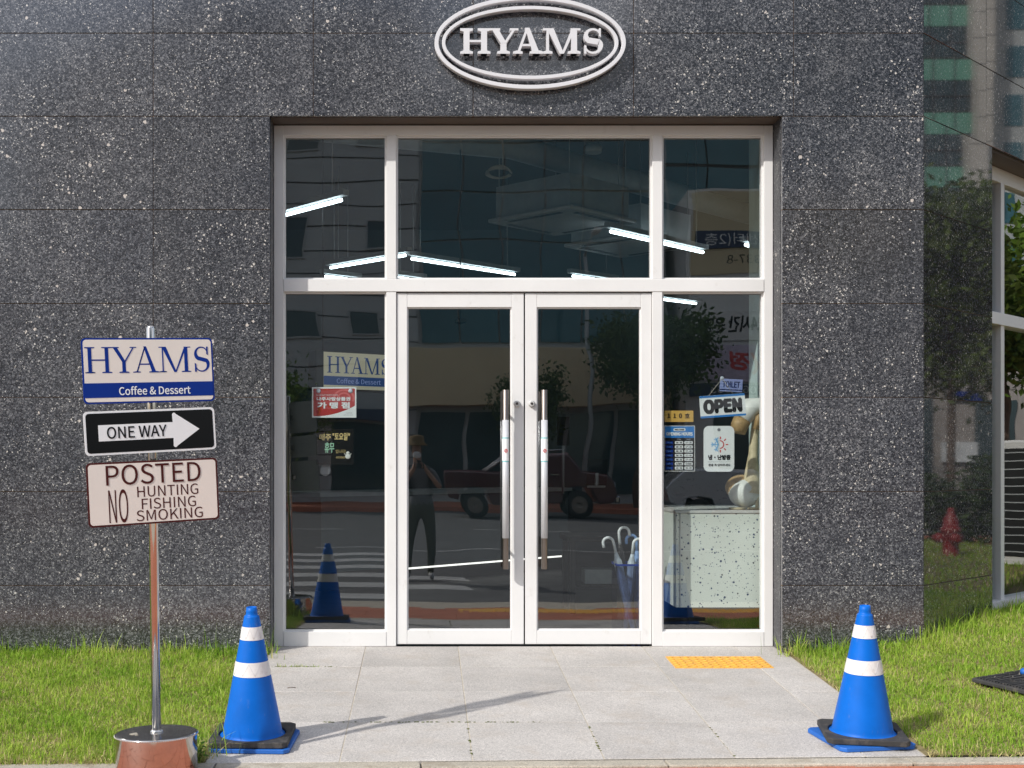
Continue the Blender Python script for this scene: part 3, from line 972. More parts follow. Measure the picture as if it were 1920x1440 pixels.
# room behind the glass -----------------------------------------------------
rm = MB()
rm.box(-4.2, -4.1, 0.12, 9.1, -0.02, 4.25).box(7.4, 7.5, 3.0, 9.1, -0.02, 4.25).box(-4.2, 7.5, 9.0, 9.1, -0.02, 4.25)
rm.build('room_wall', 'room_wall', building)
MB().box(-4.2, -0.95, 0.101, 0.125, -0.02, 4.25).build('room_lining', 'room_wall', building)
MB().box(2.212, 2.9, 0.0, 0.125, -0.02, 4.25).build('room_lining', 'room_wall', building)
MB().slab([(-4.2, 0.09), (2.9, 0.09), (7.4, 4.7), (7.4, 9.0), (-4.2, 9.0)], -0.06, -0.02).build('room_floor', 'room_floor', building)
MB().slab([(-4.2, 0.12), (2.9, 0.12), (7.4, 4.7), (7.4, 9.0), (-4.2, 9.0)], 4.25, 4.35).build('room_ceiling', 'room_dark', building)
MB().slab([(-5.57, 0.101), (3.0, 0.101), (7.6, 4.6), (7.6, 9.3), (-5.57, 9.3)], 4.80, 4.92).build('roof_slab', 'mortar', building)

# ----------------------------------------------------------------------------- HYAMS oval sign on the wall
sx, sz = 0.6365, 3.690
oval = thing('wall_sign', 'white double oval sign with raised serif letters high on the granite wall', 'sign', (sx, DW-0.068, sz))
def oval_ring(a, b, w, h):
    MB().ring(ellipse(a, b, 120), ellipse(a-w, b-h, 120), 0, 0.046).build('oval_ring', 'white_sign', oval, bevel=0.0015)
oval_ring(0.579, 0.281, 0.0245, 0.0245)
oval_ring(0.534, 0.222, 0.0205, 0.0215)
word = serif_word('HYAMS', 0.868, 0.154, 0.20, 0.085, 0.085, 0.115, 0.046, gap=0.0)
word.build('raised_letters', 'white_sign', oval, (-0.424, 0, -0.068))
for a in (20, 90, 160, 200, 270, 340):
    MB().lathe([(0.006, 0), (0.006, 0.03)], 8).build('spacer', 'steel', oval, (0.567*math.cos(R(a)), 0.07, 0.269*math.sin(R(a))), (R(90), 0, 0))

# ----------------------------------------------------------------------------- ground
SL = 0.059                       # the forecourt falls towards the street
def hz(x, y):
    """height of the forecourt lawn"""
    h = SL*min(y, 0.6)
    t = max(0, min(1, (x-2.2)/1.5)); t = t*t*(3-2*t)
    u = max(0, min(1, (y+2.2)/2.0)); u = u*u*(3-2*u)
    return h + 0.10*t*u
KA = math.atan(0.035)
def kerb_y(x):
    return -2.44 + 0.035*(x-0.6)

ground = MB().slab([(-400, -400), (400, -400), (400, 400), (-400, 400)], -1.2, -0.75).build('ground', 'soil')
tag(ground, kind='structure')

def sheet(x0, x1, yf, y1f, nx, ny, dz=0.0):
    mb = MB()
    vs, fs = [], []
    for i in range(nx+1):
        x = x0 + (x1-x0)*i/nx
        a, b = yf(x), y1f(x)
        for j in range(ny+1):
            y = a + (b-a)*j/ny
            vs.append((x, y, hz(x, y) + dz))
    for i in range(nx):
        for j in range(ny):
            k = i*(ny+1)+j
            fs.append((k, k+ny+1, k+ny+2, k+1))
    mb.add(vs, fs, 0, True)
    return mb
def wall_line(x):
    return DW+0.02 if x < 3.03 else DW+0.02+(x-3.03)
lawn = sheet(-6.0, -0.95, lambda x: kerb_y(x)+0.002, lambda x: DW+0.02, 30, 14)
lm2 = sheet(2.2, 3.03, lambda x: kerb_y(x)+0.002, lambda x: DW+0.02, 8, 14)
lm3 = sheet(3.03, 12.0, lambda x: kerb_y(x)+0.002, lambda x: min(wall_line(x), 3.6), 40, 30)
for q in (lm2, lm3):
    lawn.add(q.v, q.f, 0, True)
tag(lawn.build('lawn', 'soil'), kind='structure')

# entrance path of granite slabs
path = tag(sheet(-0.949, 2.202, lambda x: kerb_y(x)+0.001, lambda x: 0.0, 4, 4, -0.0022).build('entrance_path', 'slab_joint'), kind='structure')
cols_x = [-0.947, -0.370, 0.206, 0.781, 1.355, 1.931, 2.196]
rows_y = [-0.001, -0.585, -1.190, -1.815]
wide = {(0, 1), (4, 2), (5, 2), (4, 1)}
for i in range(len(cols_x)-1):
    x0, x1 = cols_x[i], cols_x[i+1]
    ys = rows_y + [None]
    for j in range(len(rows_y)):
        ya = rows_y[j]
        last = j == len(rows_y)-1
        yb = rows_y[j+1] if not last else None
        gx = 0.0022
        gyt = 0.0022 if (j == 3 or (i, j) in wide) else 0.0007
        gyb = 0.0022 if (j == 2 or (i, j+1) in wide) else 0.0007
        jit = random.uniform(-0.0008, 0.0008)
        pts = []
        for (px, py) in ((x0+gx, None if last else yb+gyb), (x1-gx, None if last else yb+gyb), (x1-gx, ya-gyt), (x0+gx, ya-gyt)):
            if py is None:
                py = kerb_y(px) + 0.004
            pts.append((px, py))
        cx = (x0+x1)/2; cy = sum(p[1] for p in pts)/4
        loc = [(p[0]-cx, p[1]-cy, SL*(p[1]-cy)) for p in pts]
        MB().slab(loc, -0.026, 0.0).build('paving_slab', 'slab_stone', path, (cx, cy, SL*cy+jit), bevel=0.0015)
# moss and soil in a few joints
ms = MB()
for k in range(150):
    pick = random.random()
    if pick < 0.45:
        x = random.uniform(-0.5, 0.6); y = -1.815 + random.uniform(-0.004, 0.004)
    elif pick < 0.75:
        y = random.uniform(-2.4, -1.9); x = random.choice([0.206, 0.781, 1.355]) + random.uniform(-0.003, 0.003)
    else:
        x = random.uniform(-0.9, -0.5); y = -0.585 + random.uniform(-0.006, 0.006)
    s = random.uniform(0.002, 0.006)
    ms.ball((x, y, SL*y+0.0005), s*1.4, s, s*0.45, 6, 4)
tag(ms.build('moss', 'moss'), 'dark moss growing in the joints between the path slabs', kind='stuff')

# kerb and brick pavement, both turned with the street
street = bpy.data.objects.new('pavement', None); col.objects.link(street)
street.location = (0.6, -2.44, SL*-2.44); street.rotation_euler = (0, 0, KA)
tag(street, kind='structure')
kx = [-9.3, -8.0, -6.9, -5.8, -4.7, -3.6, -2.55, -1.5, -0.62, 0.44, 1.50, 2.56, 3.6, 4.7, 5.8, 6.9, 8.0]
for a, b in zip(kx[:-1], kx[1:]):
    off = random.uniform(-0.006, 0.004)
    MB().box(-(b-a)/2+0.003, (b-a)/2-0.003, -0.105, 0.0, -0.25, 0.0).build('kerb_stone', 'kerb_stone', street,
        ((a+b)/2, off, random.uniform(-0.006, 0.002)), (0, random.uniform(-0.002, 0.002), random.uniform(-0.003, 0.003)), bevel=0.006, seg=2)
BL, BW = 0.226, 0.113
bed = MB().box(-9.3, 8.0, -1.72, -0.106, -0.25, -0.034).build('brick_bed', 'slab_joint', street)
brick_me = MB().box(-BL/2+0.0025, BL/2-0.0025, -BW/2+0.0025, BW/2-0.0025, -0.06, 0.0).mesh('brick')
nb = 0
rest = MB()
for r in range(14):
    y = -0.108 - BW*(r+0.5)
    zz = -0.012 - 0.02*(-y-0.1)
    for k in range(-41, 36):
        x = k*BL + (BL/2 if r % 2 else 0)
        if x < -9.2 or x > 7.9:
            continue
        if r in (6, 7, 8) and -0.2 < x < 4.2:
            continue                              # yellow tactile strip lies here
        if r < 6 and -3.0 < x < 3.4:
            o = place('brick', brick_me, 'brick_red', street, (x, y, zz + random.uniform(-0.002, 0.002)), (random.uniform(-0.006, 0.006), random.uniform(-0.006, 0.006), random.uniform(-0.006, 0.006)), 0)
            nb += 1
        else:
            rest.box(x-BL/2+0.0025, x+BL/2-0.0025, y-BW/2+0.0025, y+BW/2-0.0025, zz-0.06, zz + random.uniform(-0.002, 0.002))
tag(rest.build('brick_field', 'brick_red', street), kind='stuff')
tb = MB()
for k in range(15):
    x = -0.18 + 0.302*k; y = -0.108-BW*7.5
    tb.box(x-0.149, x+0.149, y-0.166, y+0.166, -0.08, -0.03)
    for q in range(4):
        tb.box(x-0.12+q*0.08-0.013, x-0.12+q*0.08+0.013, y-0.14, y+0.14, -0.03, -0.025)
tb.build('tactile_strip', 'tactile', street)
MB().box(-9.3, 8.0, -1.86, -1.725, -0.4, -0.045).build('street_kerb', 'kerb_stone', street, bevel=0.01)

# road, markings and the far pavement (seen mirrored in the glass)
RZ = -0.36
road = tag(MB().slab([(-90, -4.2), (90, -4.2), (90, -31.0), (-90, -31.0)], RZ-0.3, RZ).build('road', 'asphalt'), kind='structure')
for k in range(7):
    y = -5.2 - 1.2*k
    xr = 0.5 if k in (2, 3) else -0.35
    MB().slab([(-3.6, y-0.28), (xr, y-0.25), (xr+0.1, y+0.28), (-3.6, y+0.25)], RZ-0.01, RZ+0.004).build('crossing_stripe', 'road_paint', road)
MB().slab([(-1.9, -14.1), (30, -14.1), (30, -13.98), (-1.9, -13.98)], RZ-0.01, RZ+0.004).build('lane_line', 'road_paint', road)
for k in range(9):
    x = -14 + 5.0*k
    MB().slab([(x, -20.07), (x+2.2, -20.07), (x+2.2, -19.93), (x, -19.93)], RZ-0.01, RZ+0.004).build('lane_dash', 'road_paint', road)
far = MB().slab([(-90, -31.0), (90, -31.0), (90, -36.2), (-90, -36.2)], RZ-0.3, RZ+0.14).build('far_pavement', 'brick_red')
tag(far, kind='structure')

# yellow tactile tiles by the door
tact = thing('tactile_paving', 'yellow tactile tiles with raised domes on the path right of the door', 'tactile paving', (1.458, 0, 0))
for k in range(2):
    tb = MB()
    x0 = -0.015 + 0.285*k
    y0, y1 = -0.625, -0.315
    tb.slab([(x0, y0, SL*y0), (x0+0.282, y0, SL*y0), (x0+0.282, y1, SL*y1), (x0, y1, SL*y1)], -0.002, 0.004)
    for i in range(6):
        for j in range(6):
            cx, cy = x0+0.026+0.046*i, y0+0.030+0.050*j
            tb.lathe([(0.0165, SL*cy+0.004), (0.014, SL*cy+0.0075), (0.008, SL*cy+0.0095)], 10, cx, cy)
    tb.build('tactile_tile', 'tactile', tact)

# ----------------------------------------------------------------------------- grass
def grass_field(n, sampler, lmin, lmax, wmin, wmax, straw=0.2, lean=0.5, name='grass'):
    pos, ln = sampler(n)
    n = len(pos)
    z = np.array([hz(x, y) for x, y in pos])
    ang = rng.uniform(0, 2*PI, n)
    wid = rng.uniform(wmin, wmax, n)*0.5
    L = ln*rng.uniform(lmin, lmax, n)*(1.0 + 0.30*np.sin(pos[:,0]*29+1.7*np.sin(pos[:,1]*19))*np.sin(pos[:,1]*33+1.3*np.sin(pos[:,0]*21)))
    tilt = np.abs(rng.normal(0, lean, n))
    ta = rng.uniform(0, 2*PI, n)
    flat = rng.random(n) < 0.36
    tilt = np.where(flat, rng.uniform(1.0, 1.45, n), np.minimum(tilt, 1.25))
    dx, dy = np.cos(ta), np.sin(ta)
    sxx, syy = np.cos(ang)*wid, np.sin(ang)*wid
    P = np.zeros((n, 5, 3))
    base = np.stack([pos[:,0], pos[:,1], z-0.004], 1)
    t1, t2 = tilt*0.6, tilt*1.35
    mid = base + np.stack([dx*np.sin(t1)*L*0.55, dy*np.sin(t1)*L*0.55, np.cos(t1)*L*0.55], 1)
    tip = mid + np.stack([dx*np.sin(t2)*L*0.5, dy*np.sin(t2)*L*0.5, np.maximum(np.cos(t2), -0.1)*L*0.5], 1)
    sv = np.stack([sxx, syy, np.zeros(n)], 1)
    P[:,0] = base - sv; P[:,1] = base + sv; P[:,2] = mid + sv*0.8; P[:,3] = mid - sv*0.8; P[:,4] = tip
    idx = np.arange(n)*5
    quads = np.stack([idx, idx+1, idx+2, idx+3], 1)
    tris = np.stack([idx+3, idx+2, idx+4], 1)
    loops = np.concatenate([quads.ravel(), tris.ravel()])
    starts = np.concatenate([np.arange(n)*4, n*4 + np.arange(n)*3])
    me = bpy.data.meshes.new(name)
    me.vertices.add(n*5); me.vertices.foreach_set('co', P.ravel())
    me.loops.add(len(loops)); me.loops.foreach_set('vertex_index', loops.astype(np.int32))
    me.polygons.add(2*n); me.polygons.foreach_set('loop_start', starts.astype(np.int32))
    me.update(calc_edges=True)
    me.validate()
    # a colour per blade: fresh green to straw, in patches
    patch = np.sin(pos[:,0]*5.1+1.3)*np.sin(pos[:,1]*6.3+0.4) + 0.6*np.sin(pos[:,0]*13.7)*np.sin(pos[:,1]*11.9+2)
    cl = np.sin(pos[:,0]*41+np.sin(pos[:,1]*17)*2)*np.sin(pos[:,1]*47+np.sin(pos[:,0]*23)*2)
    u = np.clip(rng.normal(0.42, 0.26, n) + patch*0.17 + cl*0.16, 0, 1)
    g0, g1, st = np.array([0.185, 0.355, 0.026]), np.array([0.49, 0.62, 0.095]), np.array([0.66, 0.58, 0.27])
    c = g0 + (g1-g0)*u[:,None]
    kd = pos[:,1] - (-2.44 + 0.035*(pos[:,0]-0.6))
    ed = np.exp(-np.maximum(kd, 0)/0.05) + np.exp(-np.abs(pos[:,0]-2.2)/0.05) + 0.5*np.exp(-np.abs(pos[:,0]+0.95)/0.03)
    spots = ((-2.2, -1.45, 0.16), (-2.45, -1.25, 0.13), (-1.75, -1.6, 0.12), (-1.55, -0.9, 0.12), (-2.0, -2.1, 0.15), (-1.35, -1.45, 0.10), (-2.7, -0.7, 0.15),
             (2.75, -1.55, 0.18), (2.55, -1.9, 0.15), (3.0, -0.75, 0.12), (2.45, -0.8, 0.08), (3.5, -0.3, 0.16), (2.9, -2.05, 0.16), (2.62, -1.1, 0.10))
    for sx0, sy0, sr in spots:
        ed = ed + 0.85*np.exp(-((pos[:,0]-sx0)**2 + (1.6*(pos[:,1]-sy0))**2)/(sr*0.7)**2)*(0.6+0.4*np.sin(pos[:,0]*60)*np.sin(pos[:,1]*70))
    dry = (rng.random(n) < 0.55*ed) | (rng.random(n) < straw*np.clip(0.7+patch, 0.15, 1.8)) | (flat & (rng.random(n) < 0.28))
    c = np.where(dry[:,None], st*rng.uniform(0.6, 1.05, n)[:,None], c)
    cc = np.repeat(np.concatenate([c, np.ones((n,1))], 1)[:,None,:], 5, 1)
    at = me.color_attributes.new('tint', 'FLOAT_COLOR', 'POINT')
    at.data.foreach_set('color', cc.reshape(-1).astype(np.float32))
    me.materials.append(MATS['grass_blade'])
    o = bpy.data.objects.new(name, me); col.objects.link(o)
    return tag(o, kind='stuff')

def blocked(x, y):
    return False

def in_left(n):
    x = rng.uniform(-3.3, -0.955, n); y = rng.uniform(-2.56, -0.195, n)
    ky = -2.44 + 0.035*(x-0.6)
    edge = -0.965 + 0.03*np.sin(y*17) - 0.02*rng.random(n)
    ok = (y > ky - 0.028 + 0.04*rng.random(n)**2) & (x < edge) & (((x+1.119)**2 + (y+2.62)**2) > 0.175**2)
    ok &= ~((np.abs(x+0.785) < 0.172) & (np.abs(y+2.17) < 0.185))
    x, y = x[ok], y[ok]
    wall = np.clip((y+0.55)/0.36, 0, 1)
    ln = 0.034 + 0.036*wall**2*rng.uniform(0.3, 1.3, len(x)) + 0.018*np.sin(x*7+y*3)**2
    return np.stack([x, y], 1), ln
def in_right(n):
    x = rng.uniform(2.20, 5.2, n); y = rng.uniform(-2.5, 1.6, n)
    ky = -2.44 + 0.035*(x-0.6)
    wl = np.where(x < 3.04, -0.195, -0.195+(x-3.04))
    edge = 2.195 + 0.02*np.sin(y*13) + 0.03*rng.random(n)
    ok = (y > ky - 0.028 + 0.04*rng.random(n)**2) & (x > edge) & (y < wl) & (x < 0.60*(y+8.0)+0.1)
    ok &= ~((np.abs(x-2.01) < 0.22) & (np.abs(y+2.15) < 0.22))
    # bare ground under the rubber mat
    lx, ly = (x-2.92)*0.868+(y+1.16)*0.497, -(x-2.92)*0.497+(y+1.16)*0.868
    ok &= ~((lx > 0.012+0.02*rng.random(n)) & (lx < 0.62) & (ly > -0.66) & (ly < -0.01))
    ok &= ~((lx > 0.06) & (lx < 0.7) & (ly > -0.70) & (ly < -0.5) & (rng.random(n) < 0.7))
    x, y, wl = x[ok], y[ok], wl[ok]
    wall = np.clip((y-wl+0.5)/0.4, 0, 1)
    ln = 0.034 + 0.042*wall**2*rng.uniform(0.3, 1.3, len(x)) + 0.016*np.sin(x*6+y*4)**2
    return np.stack([x, y], 1), ln
def in_far(n):
    x = rng.uniform(5.0, 12.0, n); y = rng.uniform(-2.3, 3.6, n)
    ok = (y < x-3.3)
    x, y = x[ok], y[ok]
    return np.stack([x, y], 1), np.full(len(x), 0.06)
grass_field(88000, in_left, 0.6, 1.25, 0.0024, 0.0050, straw=0.14, lean=0.95)
grass_field(150000, in_right, 0.6, 1.25, 0.0024, 0.0050, straw=0.12, lean=0.95)
grass_field(16000, in_far, 0.7, 1.3, 0.008, 0.013, straw=0.12)
# tall tufts against the wall
def tufts(n):
    c = [(-1.0, -0.36), (-0.985, -0.25), (-1.3, -0.25), (-1.55, -0.24), (-1.95, -0.24), (-2.3, -0.25), (-2.6, -0.23), (-2.05, -0.3), (-1.12, -0.3),
         (2.24, -0.3), (2.27, -0.22), (2.4, -0.24), (2.62, -0.23), (2.85, -0.24), (3.12, -0.15), (3.2, -0.05), (3.35, 0.08), (3.28, -0.02), (3.6, 0.33), (3.75, 0.45), (4.0, 0.7),
         (3.5, 0.18), (3.9, 0.55), (3.05, -0.28), (-0.99, -0.2), (2.22, -0.24), (-0.985, -2.34), (-0.98, -2.2), (-0.975, -2.4)]
    k = rng.integers(0, len(c), n)
    cc = np.array(c)[k]
    p = cc + rng.normal(0, 0.05, (n, 2))*np.array([1.0, 0.45])
    wl = np.where(p[:,0] < 3.04, -0.2, -0.2+(p[:,0]-3.04))
    p[:,1] = np.minimum(p[:,1], wl-0.005)
    return p, rng.uniform(0.07, 0.17, n)
grass_field(900, tufts, 0.6, 1.15, 0.0035, 0.006, straw=0.03, lean=0.38)
def jointgrass(n):
    x = rng.uniform(-0.86, -0.60, n); y = -0.585 + rng.normal(0, 0.006, n)
    return np.stack([x, y], 1), np.full(n, 0.022)
grass_field(110, jointgrass, 0.4, 1.3, 0.002, 0.004, straw=0.25)

wd = thing('weed', 'small round-leaved weed growing between the sign post drum and the left cone', 'weed', (-0.975, -2.47, SL*-2.47))
for k in range(11):
    a = rng.uniform(0, 2*PI); h = rng.uniform(0.02, 0.085); r0 = rng.uniform(0.005, 0.035)
    c = Vector((r0*math.cos(a), r0*math.sin(a), h))
    MB().tube([(0, 0, -0.005), c*0.6+Vector((0,0,0.01)), c], 0.0012, 5).build('stem', 'leaf_green', wd)
    n = 10; w = rng.uniform(0.010, 0.016)
    t1 = Vector((math.cos(a), math.sin(a), rng.uniform(-0.4, 0.5))).normalized(); t2 = t1.cross(Vector((0,0,1))).normalized()
    vs = [tuple(c + t1*(w*(1+math.cos(2*PI*q/n))) + t2*(w*0.75*math.sin(2*PI*q/n)) + Vector((0,0,0.002*math.sin(2*PI*q/n*2)))) for q in range(n)]
    MB().add(vs, [list(range(n))]).build('leaf', 'leaf_green', wd)
fl = MB().add([(0.02*math.cos(q*0.63)*(1 if q % 2 else 0.7), 0.014*math.sin(q*0.63)*(1 if q % 2 else 0.75), 0.004*math.sin(q*1.9)) for q in range(10)], [list(range(10))])
flp = (2.36, -0.95, hz(2.36, -0.95)+0.045)
tag(fl.build('fallen_leaf', 'leaf_dry', None, flp, (R(35), R(10), 0.6)), 'dry orange leaf caught in the grass right of the path', 'leaf')
tw = tag(MB().tube([(0, 0, 0), (0.02, 0.004, 0.002), (0.045, 0.002, 0)], 0.0018, 6).build('twig', 'bark', None, (-0.79+0.05, -1.12, SL*-1.12+0.003), (0, 0, 0.2)), 'tiny dark twig lying on the path above the left cone', 'twig')

# ----------------------------------------------------------------------------- traffic cones
def rubber_plate(w, hole, z0, z1):
    """square plate with a round hole"""
    n = 48
    outer, inner = [], []
    for k in range(n):
        a = 2*PI*(k+0.5)/n
        c, s = math.cos(a), math.sin(a)
        m = (w/2)/max(abs(c), abs(s))
        outer.append((m*c, m*s)); inner.append((hole*c, hole*s))
    mb = MB()
    vs = [(x,y,z1) for x,y in outer] + [(x,y,z1) for x,y in inner] + [(x,y,z0) for x,y in outer] + [(x,y,z0) for x,y in inner]
    fs = []
    for k in range(n):
        j = (k+1) % n
        fs += [(k, j, n+j, n+k), (2*n+k, 3*n+k, 3*n+j, 2*n+j), (k, 2*n+k, 2*n+j, j), (n+k, n+j, 3*n+j, 3*n+k)]
    return mb.add(vs, fs)
def make_cone(label, loc, rz_black, rz_blue, off):
    t = thing('traffic_cone', label, 'traffic cone', loc, (math.atan(SL), 0, 0), 'blue traffic cones either side of the path')
    bp = rubber_plate(0.362, 0.10, 0.0, 0.019).build('base_plate', 'cone_plate_blue', t, (off[0], off[1], 0.001), (0, 0, rz_blue), bevel=0.003, seg=2)
    bp['label'] = 'flat blue plastic plate underneath'
    bk = rubber_plate(0.358, 0.151, 0.0, 0.026).build('base_plate', 'rubber', t, (0, 0, 0.022), (0, 0, rz_black), bevel=0.004, seg=2)
    bk['label'] = 'thick black rubber plate with a round hole'
    prof = [(0.150, 0.024), (0.150, 0.034), (0.147, 0.040), (0.140, 0.043), (0.1355, 0.050), (0.1335, 0.060)]
    def rad(z):
        return 0.1335 + (0.0345-0.1335)*(z-0.06)/(0.578-0.06)
    for k in range(1, 14):
        z = 0.06 + (0.578-0.06)*k/13
        prof.append((rad(z), z))
    prof += [(0.0335, 0.582), (0.029, 0.584), (0.0265, 0.590), (0.0255, 0.600), (0.026, 0.604), (0.0245, 0.608), (0.0235, 0.622), (0.020, 0.622), (0.019, 0.56)]
    MB().lathe(prof, 64, cap=False).build('cone_body', 'cone_blue', t)
    for z0, z1 in ((0.316, 0.380), (0.478, 0.536)):
        MB().lathe([(rad(z0)+0.0014, z0), (rad(z1)+0.0014, z1)], 64, cap=False).build('reflective_band', 'band_white', t)
        ln = MB()
        h = z1-z0
        for k in range(9):                      # embossed zigzag of the prismatic tape
            a0, a1 = -PI*0.95 + k*0.34, -PI*0.95 + (k+1)*0.34
            za, zb = (z0+0.006, z1-0.006) if k % 2 else (z1-0.006, z0+0.006)
            q = []
            for u in (0, 0.25, 0.5, 0.75, 1):
                a = a0+(a1-a0)*u; z = za+(zb-za)*u; r = rad(z)+0.0016
                q.append((r*math.cos(a), r*math.sin(a), z))
            ln.tube(q, 0.0008, 5)
        ln.build('tape_seam', 'band_line', t)
    return t
make_cone('blue cone with two white bands beside the stainless sign post', (-0.785, -2.17, SL*-2.17), R(-1), R(-3), (0.012, -0.006))
make_cone('blue cone with two white bands at the right path edge, its blue plate twisted out', (2.005, -2.13, SL*-2.13), R(-9), R(9), (-0.01, -0.005))

# ----------------------------------------------------------------------------- sign post
px0, py0 = -1.119, -2.655
pz0 = SL*-2.44 - 0.022
post = thing('sign_post', 'stainless sign post on a round drum base carrying three boards', 'sign post', (px0, py0, pz0), (0, -0.0143, 0))
MB().lathe([(0.166, 0.0), (0.168, 0.004), (0.168, 0.178)], 72, cap=False).build('drum', 'steel_mirror', post)
lid = MB().lathe([(0.170, 0.178), (0.1715, 0.181), (0.170, 0.185), (0.16, 0.1865), (0.02, 0.1885)], 72).build('drum_lid', 'steel', post)
rim = MB()
for k in range(110):
    a = 2*PI*k/110
    rim.ball((0.1712*math.cos(a), 0.1712*math.sin(a), 0.1795), 0.0026, 0.0026, 0.0022, 6, 4)
rim.build('crimped_rim', 'pale_metal', post)['kind'] = 'stuff'
MB().lathe([(0.028, 0.188), (0.027, 0.194), (0.020, 0.200)], 24).build('weld_collar', 'steel', post)
MB().lathe([(0.0192, 0.188), (0.0192, 1.872), (0.017, 1.880), (0.010, 1.884)], 28).build('pole', 'steel_mirror', post)
st = MB().prism([(-0.045, 0.0), (0.022, -0.004), (0.025, 0.014), (-0.005, 0.022), (-0.022, 0.012), (-0.045, 0.010)], -0.001, 0.0005)
st.build('torn_label', 'sticker_white', post, (-0.02, -0.1690, 0.006))
for qx, qy, qs in ((-0.085, -0.035, 0.020), (-0.07, -0.06, 0.008), (0.01, -0.05, 0.007)):
    MB().slab([(qs*math.cos(a)*random.uniform(0.6,1.1), qs*1.2*math.sin(a)*random.uniform(0.6,1.1)) for a in [R(k*40) for k in range(9)]], 0, 0.0012).build('dried_splash', 'kerb_stone', post, (qx, qy, 0.1875))

def board(zc, w, h, roll, border, face, bw, label, dx=0.0):
    o = MB().prism(rrect(w, h, 0.018), 0, 0.003).build('sign_board', border, post, (dx, -0.036, zc), (0, -roll, R(28)))
    MB().prism(rrect(w-0.002, h-0.002, 0.017), 0.0031, 0.0038).build('board_back', 'grey_metal', o)
    o['label'] = label
    MB().prism(rrect(w-2*bw, h-2*bw, 0.014), -0.0007, 0.001).build('board_face', face, o)
    # back bracket that clamps the board to the pole
    MB().box(-0.05, 0.05, 0.0039, 0.012, -0.02, 0.02).build('bracket', 'steel', o)
    return o
Wb = 0.553
b1 = board(1.695, Wb, 0.268, R(2.0), 'blue_print', 'beige_sign', 0.007, 'beige board with blue border, large blue serif letters and a blue band')
serif_word('HYAMS', 0.530, 0.106, 0.138, 0.05, 0.035, 0.12, 0.0006, gap=0.02).build('lettering', 'blue_print', b1, (-0.265, -0.0018, -0.009))
MB().prism([(-Wb/2+0.007, -0.110), (Wb/2-0.007, -0.110), (Wb/2-0.007, -0.050), (-Wb/2+0.007, -0.050)], -0.0014, 0.0).build('blue_band', 'blue_print', b1)
lettering('Coffee & Dessert', 0.303, 0.036, 'white_print', b1, 0.02, -0.0019, -0.083, bold=0.0014)
b2 = board(1.443, Wb, 0.179, R(2.6), 'white_print', 'black_sign', 0.0085, 'black board with a white arrow reading ONE WAY', 0.004)
arrow = [(-0.219, -0.033), (0.093, -0.033)]
for k in range(7):
    a = R(200 + k*22); arrow.append((0.100+0.011*math.cos(a)*0.8, -0.062+0.010*math.sin(a)))
arrow += [(0.207, 0.0)]
for k in range(7):
    a = R(28 + k*22); arrow.append((0.100+0.011*math.cos(a)*0.8, 0.062+0.010*math.sin(a)))
arrow += [(0.093, 0.033), (-0.219, 0.033)]
MB().prism(arrow, -0.0014, 0.0).build('arrow', 'white_print', b2)
lettering('ONE WAY', 0.250, 0.049, 'ink', b2, -0.060, -0.0019, 0.0, bold=0.0016)
b3 = board(1.190, Wb, 0.262, R(1.9), 'brown_sign', 'beige_sign', 0.0075, 'beige board with brown border reading POSTED NO HUNTING FISHING SMOKING', 0.013)
lettering('POSTED', 0.400, 0.083, 'brown_sign', b3, 0.002, -0.0014, 0.077, bold=0.0004)
lettering('NO', 0.080, 0.138, 'brown_sign', b3, -0.152, -0.0014, -0.050)
lettering('HUNTING', 0.260, 0.045, 'brown_sign', b3, 0.058, -0.0014, 0.004)
lettering('FISHING', 0.231, 0.045, 'brown_sign', b3, 0.060, -0.0014, -0.047)
lettering('SMOKING', 0.283, 0.045, 'brown_sign', b3, 0.062, -0.0014, -0.095)

# black rubber mat on the right-hand lawn, a corner towards the path
mat_t = thing('rubber_mat', 'black ribbed rubber plate lying in the grass right of the cone', 'rubber plate', (2.92, -1.16, hz(2.92, -1.16)+0.030), (R(3.5), R(-1.0), R(29.8)))
MB().box(0.0, 0.60, -0.60, 0.0, -0.011, 0.011).build('plate', 'rubber', mat_t, bevel=0.005, seg=2)
rb = MB()
for k in range(33):
    yy = -0.585 + k*0.0177
    x = 0.016
    while x < 0.58:
        l = random.uniform(0.05, 0.18)
        rb.box(x, min(x+l, 0.585), yy-0.0045, yy+0.0045, 0.010, 0.0150+random.uniform(0, 0.004))
        x += l + random.uniform(0.004, 0.016)
rb.build('ribs', 'rubber', mat_t)['kind'] = 'stuff'
MB().lathe([(0.026, 0.010), (0.026, 0.034), (0.018, 0.042)], 20).build('blue_cap', 'cone_plate_blue', mat_t, (0.345, -0.075, 0))
for k in range(26):                               # dry bits lying on the plate
    a = random.uniform(0, PI); x, y = random.uniform(0.05, 0.5), random.uniform(-0.5, -0.04); l = random.uniform(0.008, 0.03)
    MB().tube([(x, y, 0.0165), (x+l*math.cos(a), y+l*math.sin(a), 0.018)], 0.0016, 5).build('dry_bit', 'kerb_stone', mat_t)

#PART2
# ----------------------------------------------------------------------------- prints and plates on the glass
def at(px, py, D):
    """real point D metres in front of the lens on the line through a point of the photograph"""
    return Vector(((px-797)/2400*D, D-8.0, 1.14+(870-py)/2400*D))

GY = 0.0575
def plate(name, label, cat, px, py, w, h, mat, rad=0.004, roll=0.0, y=GY, thick=0.0012, group=None):
    p = at(px, py, 8.0+y)
    o = MB().prism(rrect(w, h, rad), 0.0, thick).build(name, mat, None, p, (0, -roll, 0))
    return tag(o, label, cat, group)

